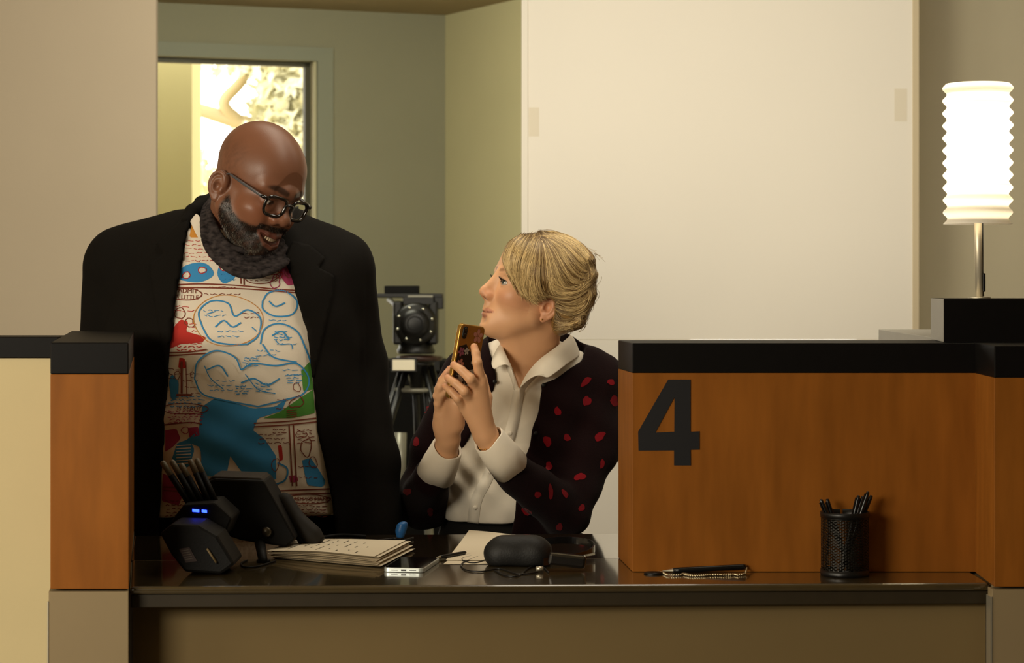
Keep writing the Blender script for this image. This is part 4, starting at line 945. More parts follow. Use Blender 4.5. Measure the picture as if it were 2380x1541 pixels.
stand = [W(1206, 905, 4.478), W(1222, 872, 4.488), W(1250, 842, 4.493), W(1290, 812, 4.523), W(1318, 790, 4.573), W(1312, 784, 4.628), W(1270, 786, 4.65), W(1215, 800, 4.645), W(1180, 808, 4.605), W(1174, 806, 4.56), W(1176, 822, 4.508), W(1186, 845, 4.483), W(1196, 880, 4.475)]
sd_ = spline(stand, 4); sheet('collar_stand', [[p, p+np.array([0, .0, -.03])] for p in sd_], M_shirt, woman)
# cuffs
def cuff(a, b, ra, rb, m, name='cuff', sq=1.0):
    a = np.array(a); b = np.array(b); d = b-a; L = np.linalg.norm(d); d /= L
    mb = MB(); prof = [(ra-.003, 0.004), (ra, 0), (ra+.0015, .002), ((ra+rb)/2+.001, L*.5), (rb, L), (rb-.004, L)]
    mb.lathe(prof, a, 36, 0, d); V_ = np.array(mb.v); V_ += .0016*np.stack([np.sin(V_[:,2]*160), np.cos(V_[:,0]*130), np.sin(V_[:,0]*150)], 1); mb.v = [tuple(p) for p in V_]
    return part(name, mb, m, woman)
cuff(W(1133, 1020, 4.29), W(1187, 1085, 4.33), .032, .0405, M_shirt); cuff(W(1040, 1042, 4.372), W(1012, 1102, 4.41), .0315, .040, M_shirt)

# cardigan
cg = Sh()
cg.add(ell(W(1228, 960, 4.605), (.178, .122, .19))); cg.add(ell(W(1192, 1130, 4.58), (.158, .125, .19)), .05); cg.add(ell(W(1190, 1290, 4.61), (.148, .125, .1)), .04)
cg.add(cap(W(1092, 880, 4.62), W(1375, 882, 4.62), .055, .055), .04); cg.add(cap(W(1320, 850, 4.62), W(1385, 885, 4.62), .045, .05), .03)
cg.sub(outline([(1120, 700), (1140, 818), (1146, 850), (1154, 880), (1150, 910), (1128, 925), (1105, 985), (1075, 1050), (1048, 1110), (1012, 1198), (1012, 1330), (1186, 1330), (1196, 1180), (1206, 1120), (1222, 1060), (1248, 970), (1262, 908), (1258, 894), (1290, 880), (1352, 838), (1370, 760)], 4.25, 4.6), .003)
cg.sub(cap(W(1232, 900, 4.6), W(1240, 740, 4.56), .075, .085), .006)
chain(cg, [W(1083, 886, 4.62), W(1020, 1040, 4.61), elbR+(-.002, 0, 0), elbR+(.012, -.03, -.004)], [.058, .054, .05, .046], .03); cg.add(cap(elbR+(.0, -.02, 0), W(1004, 1112, 4.425), .05, .041), .02)
chain(cg, [W(1385, 892, 4.62), W(1376, 1030, 4.57), elbL+(.004, 0, .004)], [.06, .057, .05], .03); cg.add(cap(elbL, W(1178, 1084, 4.33), .052, .038), .012)
dL = W(1172, 1078, 4.325)-elbL; dL /= np.linalg.norm(dL); cg.sub(halfspace(-dL, W(1176, 1070, 4.325)), .0) if False else None
cg.sub(cap(W(1182, 1080, 4.33)+dL*.03, W(1150, 1030, 4.30)+dL*.03, .036, .036), .002)
cg.sub(ell(W(1185, 1180, 4.6), (.128, .1, .2)))
cg.isect(halfspace((0, 0, -1), (0, 0, .80)), .003)
cg.warp = lambda x, y, z: .0016*np.sin(z*80+x*35)+.0014*np.sin(x*90-z*40)
Vk, Fk = cg.mesh((-.30, 4.27, .78), (.33, 4.82, 1.27), .0042)
spots = MB()
for px_, py_, rx_, ry_, ro, sd__ in ((1362, 887, 15, 7, -.6, 1), (1364, 932, 9, 13, .3, 2), (1296, 956, 8, 10, .2, 3), (1272, 1026, 10, 12, 0, 4), (1318, 1017, 9, 8, -.5, 5), (1394, 1014, 14, 9, -.4, 6), (1276, 1083, 9, 9, -.5, 7), (1348, 1108, 13, 9, -.1, 8), (1280, 1143, 6, 17, 0, 9), (1313, 1147, 6, 11, -.4, 10),
                                  (1224, 1190, 12, 8, .4, 11), (1420, 888, 8, 8, .4, 12), (1428, 932, 10, 12, .1, 13), (1400, 1078, 6, 10, .2, 14), (1300, 1225, 9, 8, 0, 15), (991, 947, 5, 12, .2, 16), (967, 1027, 8, 10, .3, 17), (946, 1143, 9, 9, .4, 18), (1018, 975, 6, 10, .1, 19), (1250, 1150, 7, 9, .2, 20), (1000, 1190, 8, 9, 0, 21), (1352, 1180, 6, 10, .4, 22)):
    drape_fill(spots, blob(px_, py_, rx_, ry_, 14, .16, sd__, ro), cg, 4.15, 4.8, .0008, 5, 1)
M_card = mat('burgundy black knit', '170809', .95, .1, sheen=.03, bump=.25, bscale=350)
M_spot = mat('red knit spot', '7C1019', .95, .1, sheen=.05, bump=.2, bscale=350)
skin('cardigan', [(smooth_v(Vk, Fk, 2), Fk, None, 0)], [M_card, M_spot], woman, extra=spots)
for p in ((1150, 887), (1264, 895), (1245, 1008)):
    h_, ok_ = hit([p[0]], [p[1]], cg, 4.15, 4.7, .002); mb = MB(); mb.lathe([(0, 0), (.0042, 0), (.0046, .0008), (.0042, .0015), (0, .001)], h_[0]+(0, .0012, 0), 16, 0, (0, -1, 0)); part('button', mb, M_blk, woman)
# waistband and dark trousers
wt = Sh(); wt.add(cap(W(1172, 1330, 4.63), W(1172, 1262, 4.62), .155, .143, .82)); wt.isect(halfspace((0, 0, 1), (0, 0, W(0, 1212, 4.5)[2])), .004)
for s_ in (-1, 1):
    hx = woman.location.x+s_*.085; chain(wt, [(hx, 4.66, hipz), (hx-.03, 4.34, hipz-.01), (hx-.03, 4.36, .3)], [.1, .078, .055], .03)
Vq, Fq = wt.mesh((-.32, 4.22, .24), (.3, 4.83, .98), .007); skin('trousers', [(Vq, Fq, None, 0)], mat('charcoal trousers', '1B1917', .85, .2), woman)
st = thing('stool', 'padded stool under the seated woman behind the counter', 'stool', (woman.location.x, 4.66, 0))
mb = MB(); zs = hipz-.162; mb.lathe([(0, zs-.05), (.17, zs-.05), (.18, zs-.03), (.18, zs-.015), (.16, zs), (0, zs)], (woman.location.x, 4.66, 0), 32); part('seat', mb, M_blk2, st)
mb = MB(); mb.tube([(woman.location.x, 4.66, .03), (woman.location.x, 4.66, zs-.05)], .025, 16); mb.lathe([(0, 0), (.2, 0), (.2, .015), (.05, .03), (0, .03)], (woman.location.x, 4.66, 0), 32); part('pedestal', mb, M_alu, st)

# hair: gathered volume and combed strands
hr = Sh()
hr.add(ell(W(1276, 640, 4.5), (.094, .082, .088))); hr.add(ell(W(1212, 606, 4.485), (.036, .062, .052)), .03); hr.add(ell(W(1330, 660, 4.5), (.047, .066, .082)), .03)
hr.add(ell(W(1322, 728, 4.5), (.036, .05, .038)), .02); hr.add(ell(W(1340, 748, 4.485), (.016, .026, .015)), .008); hr.add(ell(W(1362, 620, 4.5), (.018, .04, .03)), .012); hr.add(ell(W(1366, 672, 4.5), (.016, .04, .03)), .012)
LUMPS = ((1374, 640, .014), (1371, 684, .014), (1368, 604, .012), (1352, 728, .014), (1345, 748, .013), (1325, 755, .013), (1358, 706, .014), (1356, 655, .016))
for a_, b_, c_ in LUMPS: hr.add(ell(W(a_, b_, 4.475), (c_, .03, c_*.9)), .01)
hr.add(ell(W(1300, 742, 4.5), (.022, .045, .035)), .015)
hr.sub(outline([(1040, 560), (1166, 572), (1167, 606), (1180, 634), (1198, 662), (1212, 690), (1236, 703), (1256, 694), (1278, 692), (1290, 704), (1288, 728), (1279, 745), (1284, 775), (1284, 840), (1040, 840)], 4.2, 4.8), .006)
Vr, Fr = hr.mesh(W(1150, 790, 4.5)-(0, .11, .0), W(1400, 530, 4.5)+(.0, .11, 0), .0026)
cn = vnoise(Vr*np.array([1, 1, 2.2]), 150, 5); hc = np.array(lin('94713C'))+(np.array(lin('6A4C26'))-np.array(lin('94713C')))*np.clip(.5+.5*cn, 0, 1)[:,None]
M_hair = mat('blonde hair', rough=.42, spec=.5, attr='col')
groups = [   # guide pairs are blended into many strands; last value = count, then light share
    ([[(1206, 548), (1184, 566), (1170, 598), (1178, 628), (1194, 657)], [(1226, 544), (1206, 570), (1192, 610), (1196, 650), (1212, 690)], [(1248, 543), (1230, 576), (1216, 620), (1220, 662), (1236, 702)], [(1254, 544), (1246, 590), (1236, 640), (1244, 680), (1256, 696)]], 260, .8),
    ([[(1252, 543), (1262, 590), (1262, 640), (1266, 676), (1284, 690)], [(1256, 543), (1276, 590), (1288, 640), (1300, 680), (1330, 694)], [(1258, 543), (1290, 580), (1312, 620), (1336, 650), (1372, 655)]], 240, .45),
    ([[(1258, 542), (1296, 566), (1326, 600), (1348, 625), (1374, 630)], [(1256, 541), (1300, 550), (1340, 575), (1364, 600), (1378, 622)], [(1252, 541), (1290, 541), (1330, 556), (1360, 582), (1374, 606)]], 240, .75),
    ([[(1252, 543), (1246, 590), (1238, 640), (1246, 680), (1258, 696)], [(1254, 543), (1256, 590), (1252, 640), (1256, 672), (1272, 690)]], 130, .35),
    ([[(1254, 543), (1284, 584), (1306, 626), (1332, 652), (1366, 658)], [(1256, 542), (1300, 566), (1330, 604), (1350, 632), (1374, 640)]], 150, .4),
    ([[(1262, 560), (1276, 610), (1290, 650), (1310, 668), (1340, 672)], [(1246, 560), (1262, 620), (1290, 676), (1330, 684), (1368, 668)]], 90, .75),
    ([[(1238, 560), (1222, 600), (1206, 640), (1214, 676), (1240, 700)], [(1262, 580), (1250, 620), (1232, 660), (1232, 690), (1250, 704)]], 60, .85),
    ([[(1290, 694), (1316, 700), (1346, 694), (1372, 678), (1382, 655)], [(1292, 706), (1320, 716), (1346, 712), (1370, 694), (1380, 676)], [(1292, 720), (1320, 732), (1346, 726), (1362, 712), (1372, 696)]], 150, .5),
    ([[(1268, 684), (1300, 694), (1336, 690), (1366, 672), (1380, 652)], [(1276, 650), (1306, 668), (1340, 670), (1366, 656), (1380, 636)]], 90, .8),
    ([[(1290, 735), (1304, 748), (1322, 752), (1342, 744), (1352, 734)], [(1288, 770), (1298, 764), (1316, 764), (1338, 760), (1352, 748)], [(1292, 724), (1300, 740), (1316, 744), (1336, 738), (1350, 726)]], 110, .3),
    ([[(1366, 600), (1380, 616), (1384, 640), (1376, 660), (1362, 664)], [(1352, 606), (1366, 622), (1370, 642), (1364, 652), (1352, 650)]], 60, .5),
    ([[(1372, 660), (1384, 680), (1378, 705), (1364, 722), (1350, 730)], [(1356, 664), (1368, 682), (1364, 702), (1352, 716), (1338, 722)]], 60, .4),
    ([[(1330, 744), (1340, 738), (1352, 744), (1350, 756), (1338, 758)], [(1334, 748), (1340, 744), (1346, 748), (1344, 752), (1338, 752)]], 30, .5)]
smb = MB(); scol = []; PS = []
for guides, cnt, light in groups:
    G = np.array(guides, float)
    for _ in range(int(cnt*4.2)):
        u_ = RNG.uniform(0, len(G)-1); i = min(int(u_), len(G)-2); t = u_-i; P = G[i]*(1-t)+G[i+1]*t+RNG.normal(size=2)*1.6; P[:1] += RNG.normal(size=2)*2.
        P[-1] += RNG.normal(size=2)*3; P[1:-1] += RNG.normal(size=(3, 2))*2.0; P = spline(P, 4); a0 = 0 if RNG.random() < .6 else RNG.integers(0, 5); P = P[a0:len(P)-(0 if RNG.random() < .6 else RNG.integers(0, 5))]
        PS.append((P, np.clip(light+.42*math.sin(9*u_+light*20)+.3*math.sin(23*u_+light*7), .03, .97)))
for a_, b_, c_ in LUMPS:                                # curls pinned at the back
    for _ in range(34):
        r_ = c_*1111*RNG.uniform(.5, 1.5); t0 = RNG.uniform(-1.5, .5); th = np.linspace(t0, t0+RNG.uniform(1.2, 2.6), 12); PS.append((np.c_[a_-8+RNG.normal()*6+r_*np.cos(th), b_+RNG.normal()*6+r_*.9*np.sin(th)], RNG.uniform(.1, .8)))
AP = np.concatenate([p for p, _ in PS]); AH, AO = hit(AP[:,0], AP[:,1], hr, 4.3, 4.62, 0.); k0 = 0
for P, light in PS:
    n = len(P); H = AH[k0:k0+n].copy(); ok = AO[k0:k0+n]; k0 += n
    if ok.mean() < .5: continue
    lift = RNG.uniform(0, 1)**1.5*.006; s_ = np.linspace(0, 1, n); H = H+np.array([0, -1., 0])*(lift*np.sin(PI*np.clip(s_*.9+.1, 0, 1)))[:,None]
    H[1:-1] = (H[:-2]+2*H[1:-1]+H[2:])/4
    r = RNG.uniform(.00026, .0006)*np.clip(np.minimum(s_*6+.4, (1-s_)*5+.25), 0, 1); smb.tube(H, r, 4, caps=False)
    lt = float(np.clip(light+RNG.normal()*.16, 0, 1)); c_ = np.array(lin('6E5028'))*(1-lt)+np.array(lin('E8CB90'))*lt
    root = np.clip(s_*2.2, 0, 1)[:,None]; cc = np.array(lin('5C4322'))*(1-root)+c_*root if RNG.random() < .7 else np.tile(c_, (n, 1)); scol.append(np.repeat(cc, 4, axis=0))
for _ in range(26):                                     # flyaways
    a = RNG.uniform(0, 1); p0 = np.array([1250+120*a, 543+55*a*a]); P = spline([p0, p0+(RNG.uniform(10, 22), RNG.uniform(-6, 2)), p0+(RNG.uniform(26, 44), RNG.uniform(2, 16))], 5); H = np.array([W(q[0], q[1], 4.5+RNG.uniform(-.03, .03)) for q in P]); smb.tube(H, .00028, 3, caps=False); scol.append(np.tile(np.array(lin('C9A668')), (len(P)*3, 1)))
sv = np.concatenate(scol)
me_v, me_c = np.array(smb.v), sv
hair = skin('hair', [(smooth_v(Vr, Fr, 1), Fr, hc, 0)], M_hair, woman)
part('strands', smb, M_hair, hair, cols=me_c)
# ------------------------------------------------------------------ things on the counter and behind
def frame3(o, x, z=None):               # orthonormal frame from an x axis and an approximate z axis
    x = np.array(x, float); x /= np.linalg.norm(x); z = np.array(z, float); y = np.cross(z, x); y /= np.linalg.norm(y); return x, y, np.cross(x, y)
def rslab(mb, c, ax, ay, az, hx, hy, hz, r, mi=0, n=6):   # slab with rounded corners (half sizes hx, hy, hz)
    P = []
    for cx_, cy_, a0 in ((hx-r, hy-r, 0), (-hx+r, hy-r, 90), (-hx+r, -hy+r, 180), (hx-r, -hy+r, 270)):
        for i in range(n+1): a = math.radians(a0+90*i/n); P.append((cx_+r*math.cos(a), cy_+r*math.sin(a)))
    c = np.array(c); return mb.hexa([c+ax*p[0]+ay*p[1]-az*hz for p in P], [c+ax*p[0]+ay*p[1]+az*hz for p in P], mi)
# phone in the woman's hands: flowered gold case
pt, pb = W(1097, 754, 4.285), W(1066, 925, 4.285)
up_ = (pt-pb)/np.linalg.norm(pt-pb); side = np.array([math.cos(math.radians(50)), math.sin(math.radians(50)), 0.]); side -= up_*np.dot(side, up_); side /= np.linalg.norm(side); nb = np.cross(side, up_)
if nb[1] > 0: nb = -nb
pc = (pt+pb)/2+up_*-.002
ph = thing('smartphone', 'smartphone in a gold flowered case held upright by the woman', 'phone', pc-up_*.075)
mb = MB(); rslab(mb, pc, side, up_, nb, .0375, .0755, .0052, .010); part('case', mb, mat('gold phone case', 'BE9248', .22, .6, metal=.75), ph, .0022, seg=3)
mb = MB(); rslab(mb, pc-nb*.0052, side, up_, nb, .0345, .0725, .0006, .008); part('screen', mb, mat('phone glass', '050506', .06, .6, coat=.5), ph)
def on_back(u, v, k=.0054): return pc+side*u+up_*v+nb*k
mb = MB(); rslab(mb, on_back(-.0235, .0585), side, up_, nb, .0065, .0125, .0012, .0062); part('camera_bump', mb, M_blk, ph, .0004)
for dv in (.006, -.006):
    mb = MB(); mb.lathe([(0, 0), (.0042, 0), (.0042, .0008), (.003, .001), (0, .0006)], on_back(-.0235, .0585+dv, .0066), 16, 0, nb); part('camera_lens', mb, MATS['phone glass'], ph)
fp = MB()
def petals(u, v, r, k, mi, rot=0, n=5):
    for i in range(n):
        a = rot+2*PI*i/n; d = np.array([math.cos(a), math.sin(a)]); q = np.array([-d[1], d[0]])
        pts = [(u+d[0]*r*t+q[0]*w_*r, v+d[1]*r*t+q[1]*w_*r) for t, w_ in ((.05, 0), (.45, .3), (.85, .26), (1, 0), (.85, -.26), (.45, -.3))]
        fp.add([on_back(x_, y_, .0054+k) for x_, y_ in pts], [(0, 1, 2, 3, 4, 5)], mi)
fp.add([on_back(x_, y_, .00545) for x_, y_ in ((-.033, .03), (-.012, .036), (.002, .022), (.022, .024), (.033, .012), (.033, -.012), (.01, -.02), (-.012, -.01), (-.034, -.03))], [tuple(range(9))], 0)
fp.add([on_back(x_, y_, .00548) for x_, y_ in ((-.03, -.012), (.0, -.018), (.033, -.008), (.033, -.045), (-.02, -.05))], [tuple(range(5))], 3)
for u, v, r, mi, ro in ((.018, .055, .015, 1, .3), (-.024, .02, .010, 2, .8), (-.02, -.004, .011, 1, .1), (.02, .006, .011, 3, 0), (-.008, .022, .008, 3, .5), (.004, -.034, .012, 0, .2), (-.026, -.028, .009, 0, .7), (.024, -.03, .010, 0, .4), (-.012, -.058, .012, 1, .9)):
    petals(u, v, r, .0002+.00005*mi, mi, ro)
part('flower_print', fp, [mat('print black', '14100F', .35, .5), mat('print pink', 'B0705C', .4, .5), mat('print mauve', '8A4858', .4, .5), mat('print grey', 'A69A88', .4, .5)], ph)

# paper on the counter
def page(name, corners, dz, curl, parent, m=M_paper, n=10, k=6, th=.0):
    c = [np.array(p, float) for p in corners]; g = []
    for i in range(n+1):
        u = i/n; row = []
        for j in range(k+1):
            v_ = j/k; p = (c[0]*(1-u)+c[1]*u)*(1-v_)+(c[3]*(1-u)+c[2]*u)*v_; row.append(p+np.array([0, 0, dz+curl(u, v_)]))
        g.append(row)
    g = np.array(g); mb = MB(); mb.add(g.reshape(-1, 3), [(i*(k+1)+j, (i+1)*(k+1)+j, (i+1)*(k+1)+j+1, i*(k+1)+j+1) for i in range(n) for j in range(k)], 0, True)
    return g, part(name, mb, m, parent)
A0, A1, A2, A3 = ON(632, 1298, ZT), ON(884, 1320, ZT), ON(962, 1280, ZT), ON(700, 1272, ZT)
sc_ = thing('script_pages', 'stack of white printed pages fanned open on the counter beside the camera monitor', 'paper', (A0+A2)/2*np.array([1, 1, 0])+np.array([0, 0, ZT]))
for i in range(9):
    o_ = np.array([.0035*math.sin(i*2.1)-.001*i, .003*math.cos(i*1.7)+.0012*i, 0]); f_ = lambda u, v_, i=i: .0012+.0014*i+(.007*i/8)*math.sin(PI*min(1, max(0, u*.9)))*(1-.3*v_)+(.004 if i > 6 else .001)*(u**6)
    g, pg = page('page', [A0+o_, A1+o_, A2+o_*1.4, A3+o_], .0, f_, sc_)
tx = MB(); r_ = np.random.default_rng(4)
def sample(g, u, v_):
    n, k = g.shape[0]-1, g.shape[1]-1; i = min(int(u*n), n-1); j = min(int(v_*k), k-1); a, b = u*n-i, v_*k-j
    return g[i, j]*(1-a)*(1-b)+g[i+1, j]*a*(1-b)+g[i, j+1]*(1-a)*b+g[i+1, j+1]*a*b
for l in range(8):                                      # lines of illegible type, running across the page
    u = .16+.09*l; v_ = .1
    while v_ < .85:
        L = r_.uniform(.03, .09)
        if r_.random() < .55: tx.add([sample(g, u+a, v_+b)+np.array([0, 0, .0004]) for a, b in ((0, 0), (.010, 0), (.010, L), (0, L))], [(0, 1, 2, 3)])
        v_ += L+.02
part('type', tx, M_ink, pg)
B0, B1, B2, B3 = ON(1036, 1304, ZT), ON(1150, 1306, ZT), ON(1192, 1252, ZT), ON(1090, 1241, ZT)
g1, p1 = page('paper_sheet', [B0, B1, B2, B3], .0016, lambda u, v_: .006*v_*v_+.001*math.sin(3*u), None)
p1['label'] = 'single white sheet lying under the black headset pouch'; p1['category'] = 'paper'
C0, C1, C2, C3 = ON(1030, 1312, ZT), ON(1205, 1313, ZT), ON(1215, 1300, ZT), ON(1050, 1296, ZT)
g2, p2 = page('paper_sheet', [C0, C1, C2, C3], .0007, lambda u, v_: 0, None); p2['label'] = 'white sheet partly covered by another sheet near the counter phone'; p2['category'] = 'paper'
def penobj(name, a, b, r, label, mats=(M_blk, M_alu)):
    a, b = np.array(a), np.array(b); d = (b-a)/np.linalg.norm(b-a); L = np.linalg.norm(b-a)
    t = thing(name, label, 'pen', (a if a[2] < b[2] else b)-(0, 0, r))
    mb = MB(); mb.lathe([(0, .012), (r*.8, .012), (r, .016), (r, L-.004), (r*.7, L), (0, L)], a, 16, 0, d); part('barrel', mb, mats[0], t)
    mb = MB(); mb.lathe([(0, 0), (.0006, 0), (r*.75, .0115), (0, .0115)], a, 16, 0, d); part('tip', mb, mats[1], t); return t
zz = np.array([0, 0, .0052])
penobj('pen', ON(1014, 1303, ZT)+zz, ON(1082, 1292, ZT)+zz+(0, 0, .001), .0034, 'slim black pen lying on the white sheets beside the pouch')
# second phone, flat on the counter
q0, q1, q2, q3 = ON(891, 1334, ZT), ON(972, 1336, ZT), ON(1026, 1303, ZT), ON(940, 1300, ZT)
fx, fy, fz = frame3(None, (q1-q0)+(q2-q3), (0, 0, 1)); ce = (q0+q1+q2+q3)/4; hx_, hy_ = np.linalg.norm(q1-q0)/2, min(.0745, np.linalg.norm(q3-q0)/2)
fy = ((q3-q0)+(q2-q1)); fy /= np.linalg.norm(fy); fx = np.cross(fy, fz)
p2_ = thing('smartphone', 'silver edged smartphone lying face up on the counter edge', 'phone', (ce[0], ce[1], ZT))
mb = MB(); rslab(mb, ce+(0, 0, .0040), fx, fy, fz, .0355, .0735, .0038, .009); part('body', mb, mat('silver phone edge', 'C9D0CC', .3, .5, metal=.5), p2_, .001)
mb = MB(); rslab(mb, ce+(0, 0, .0079), fx, fy, fz, .0338, .0718, .0002, .008); part('screen', mb, mat('dark glossy screen', '0B0B0A', .05, .6, coat=1), p2_)
mb = MB(); mb.obox(ce-fy*.0735+(0, 0, .004), fx*.0045, fy*.0004, fz*.0014); part('port', mb, M_blk, p2_)
for s_ in (-1, 1):
    mb = MB(); mb.obox(ce-fy*.0735+fx*s_*.016+(0, 0, .004), fx*.006, fy*.0003, fz*.0006); part('speaker_slot', mb, M_blk, p2_)
# headset pouch with strap loop
hc_ = ON(1200, 1322, ZT)
hs = thing('headset_pouch', 'black padded pouch with glossy strap loop and thin cables on the counter', 'pouch', (hc_[0], hc_[1]+.03, ZT))
pu = Sh(); pu.add(cap(W(1165, 1288, 3.80), W(1240, 1286, 3.80), .0275, .027)); pu.add(ell(W(1200, 1284, 3.81), (.052, .03, .0305)), .02); pu.add(ell(W(1245, 1290, 3.80), (.03, .028, .0285)), .015)
pu.isect(halfspace((0, 0, -1), (0, 0, ZT+.001)), .003); pu.warp = lambda x, y, z: .0004*np.sin(x*120+z*90)
Vp, Fp = pu.mesh(W(1120, 1330, 3.74)-(.01, .01, .03), W(1300, 1240, 3.74)+(.01, .13, .02), .0024); skin('pouch', [(smooth_v(Vp, Fp, 1), Fp, None, 0)], mat('black nylon', '0D0C0B', .6, .4, bump=.15, bscale=300), hs)
def band(mb, pts, w_, th, mi=0):
    P = np.array(pts); T = np.gradient(P, axis=0); T /= np.linalg.norm(T, axis=1)[:,None]; Wd = np.array([0, 0, 1.]); n = len(P); N = np.cross(T, Wd); N /= np.linalg.norm(N, axis=1)[:,None]
    V_ = []
    for p, nn_ in zip(P, N): V_ += [p-Wd*w_/2-nn_*th/2, p+Wd*w_/2-nn_*th/2, p+Wd*w_/2+nn_*th/2, p-Wd*w_/2+nn_*th/2]
    mb.add(V_, [(4*i+k, 4*i+(k+1) % 4, 4*i+4+(k+1) % 4, 4*i+4+k) for i in range(n-1) for k in range(4)]+[(0, 1, 2, 3), (4*n-1, 4*n-2, 4*n-3, 4*n-4)], mi, False)
mb = MB(); band(mb, spline([ON(1262, 1306, ZT+.010), ON(1310, 1300, ZT+.010), ON(1362, 1288, ZT+.013), ON(1381, 1274, ZT+.018), ON(1370, 1262, ZT+.023), ON(1335, 1256, ZT+.025), ON(1290, 1256, ZT+.025), ON(1250, 1262, ZT+.020)], 8), .013, .003)
mb.v = [(x_, y_, max(z_, ZT+.0008)) for x_, y_, z_ in mb.v]; part('strap', mb, mat('black glossy strap', '0B0A0A', .2, .6, coat=.5), hs)
mb = MB(); ec = ON(1318, 1302, ZT+.018); mb.obox(ec, (.032, -.004, -.003), (0, .012, 0), (.002, 0, .011)); part('clip_box', mb, MATS['black glossy strap'], hs, .005)
mb = MB(); e1 = ON(1345, 1292, ZT+.022); mb.obox(e1+(.0, -.012, 0), (.028, 0, .005), (0, .001, 0), (0, 0, .0016)); part('metal_slide', mb, M_alu, hs)
for k_, pts in enumerate(([(1135, 1285), (1095, 1300), (1072, 1312), (1085, 1325), (1120, 1328), (1160, 1322), (1205, 1334), (1250, 1330)], [(1132, 1300), (1105, 1308), (1080, 1305), (1075, 1298), (1100, 1292), (1130, 1290)], [(1150, 1326), (1175, 1338), (1205, 1338), (1230, 1320), (1255, 1314), (1275, 1330)])):
    mb = MB(); mb.tube([ON(px_, py_, ZT+.0016) for px_, py_ in spline(pts, 8)], .0013, 6); part('cable', mb, M_blk, hs)
mb = MB(); b0 = ON(1246, 1322, ZT+.006); mb.tube([b0, b0+(.012, -.002, .001)], [.004, .0034], 12); part('plug', mb, M_alu, hs)
# chained pen on the panel side
cp = thing('counter_pen', 'black pen with silver bead chain lying in front of the number panel', 'pen', ON(1620, 1332, ZT))
pa, pb_ = ON(1540, 1331, ZT)+np.array([0, 0, .003]), ON(1733, 1331, ZT)+np.array([0, 0, .0105]); d_ = (pb_-pa)/np.linalg.norm(pb_-pa); L_ = np.linalg.norm(pb_-pa)
mb = MB(); mb.lathe([(0, .018), (.0042, .018), (.0046, .03), (.0046, L_-.004), (.0035, L_), (0, L_)], pa, 18, 0, d_); part('barrel', mb, mat('black pen', '0C0C0D', .3, .5), cp)
mb = MB(); mb.lathe([(0, 0), (.0007, 0), (.0032, .0175), (.0042, .018), (0, .018)], pa, 18, 0, d_); part('tip', mb, M_alu, cp)
mb = MB(); r0 = ON(1519, 1334, ZT); mb.lathe([(0, 0), (.017, 0), (.016, .003), (.004, .0045), (0, .0045)], r0+(0, .0, .0), 28); part('base', mb, M_blk, cp)
bd_ = MB(); cpts = [*[ON(x_, y_, ZT+.0022) for x_, y_ in spline([(1517, 1331), (1535, 1329), (1552, 1336), (1580, 1336), (1590, 1333), (1610, 1337), (1640, 1336), (1670, 1336), (1700, 1334), (1715, 1337)], 5)]]
cp2 = [*[ON(x_, y_, ZT+.0022) for x_, y_ in spline([(1588, 1334), (1605, 1338), (1630, 1338), (1660, 1335), (1690, 1337), (1705, 1335), (1722, 1335), (1733, 1333)], 5)], pb_+(.002, 0, -.003), pb_+(.0, 0, .001)]
for q_ in (cpts, cp2):
    for p in resample(q_, .0041): bd_.ball(p, .0017, 6)
part('ball_chain', bd_, mat('nickel beads', 'D8CBA8', .25, .5, metal=.9), cp)
# pencil cup of punched black metal
kc = ON(1966, 1339, ZT); kr, kh = .0405, .1085; kc = kc+np.array([0, .012, 0])
kp_ = thing('pencil_cup', 'black perforated metal cup holding pens on the counter', 'cup', kc)
mb = MB(); na, nr = 112, 66; zlo, zhi = .010, kh-.009
V_ = [kc+np.array([kr*math.cos(2*PI*i/na), kr*math.sin(2*PI*i/na), zlo+(zhi-zlo)*j/nr]) for j in range(nr+1) for i in range(na)]
Fq_ = [(j*na+i, j*na+(i+1) % na, (j+1)*na+(i+1) % na, (j+1)*na+i) for j in range(nr) for i in range(na) if not (j % 2 == 1 and 0 < j < nr-1 and (i+(2 if (j//2) % 2 else 0)) % 4 != 0)]
mb.add(V_, Fq_, 0, True); wl = part('mesh_wall', mb, mat('black punched metal', '17150F', .35, .6, metal=.6), kp_); so = wl.modifiers.new('thick', 'SOLIDIFY'); so.thickness = .0008
mb = MB(); mb.lathe([(kr-.002, kh-.010), (kr+.0008, kh-.010), (kr+.0012, kh-.004), (kr+.001, kh), (kr-.002, kh), (kr-.002, kh-.010)], kc, 48); part('rim', mb, M_blk, kp_)
mb = MB(); mb.lathe([(0, 0), (kr+.0005, 0), (kr+.0012, .004), (kr+.0008, .0105), (kr-.0012, .0105), (kr-.0012, .002), (0, .002)], kc, 48); part('base', mb, M_blk, kp_)
def cuppen(tx_, ty_, off, lab):
    top = W(tx_, ty_, kc[1]+off[1]); bot = kc+np.array([off[0]*.5-(top[0]-kc[0])*.25, off[1]*.6, .0045]); 
    d = (bot-top)/np.linalg.norm(bot-top); t = thing('pen', lab, 'pen', bot-(0, 0, .002), 'pens in the pencil cup'); L = np.linalg.norm(bot-top)
    mb = MB(); mb.lathe([(0, 0), (.0026, .0008), (.0034, .006), (.0042, .04), (.0042, L-.012), (.0012, L), (0, L)], top, 14, 0, d); part('barrel', mb, MATS['black pen'], t)
    mb = MB(); s_ = np.cross(d, (0, 1, 0)); s_ /= np.linalg.norm(s_); mb.obox(top+d*.024-s_*.0045-np.array([0, .003, 0]), d*.019, s_*.0009, np.cross(d, s_)*.0018); part('clip', mb, M_blk, t)
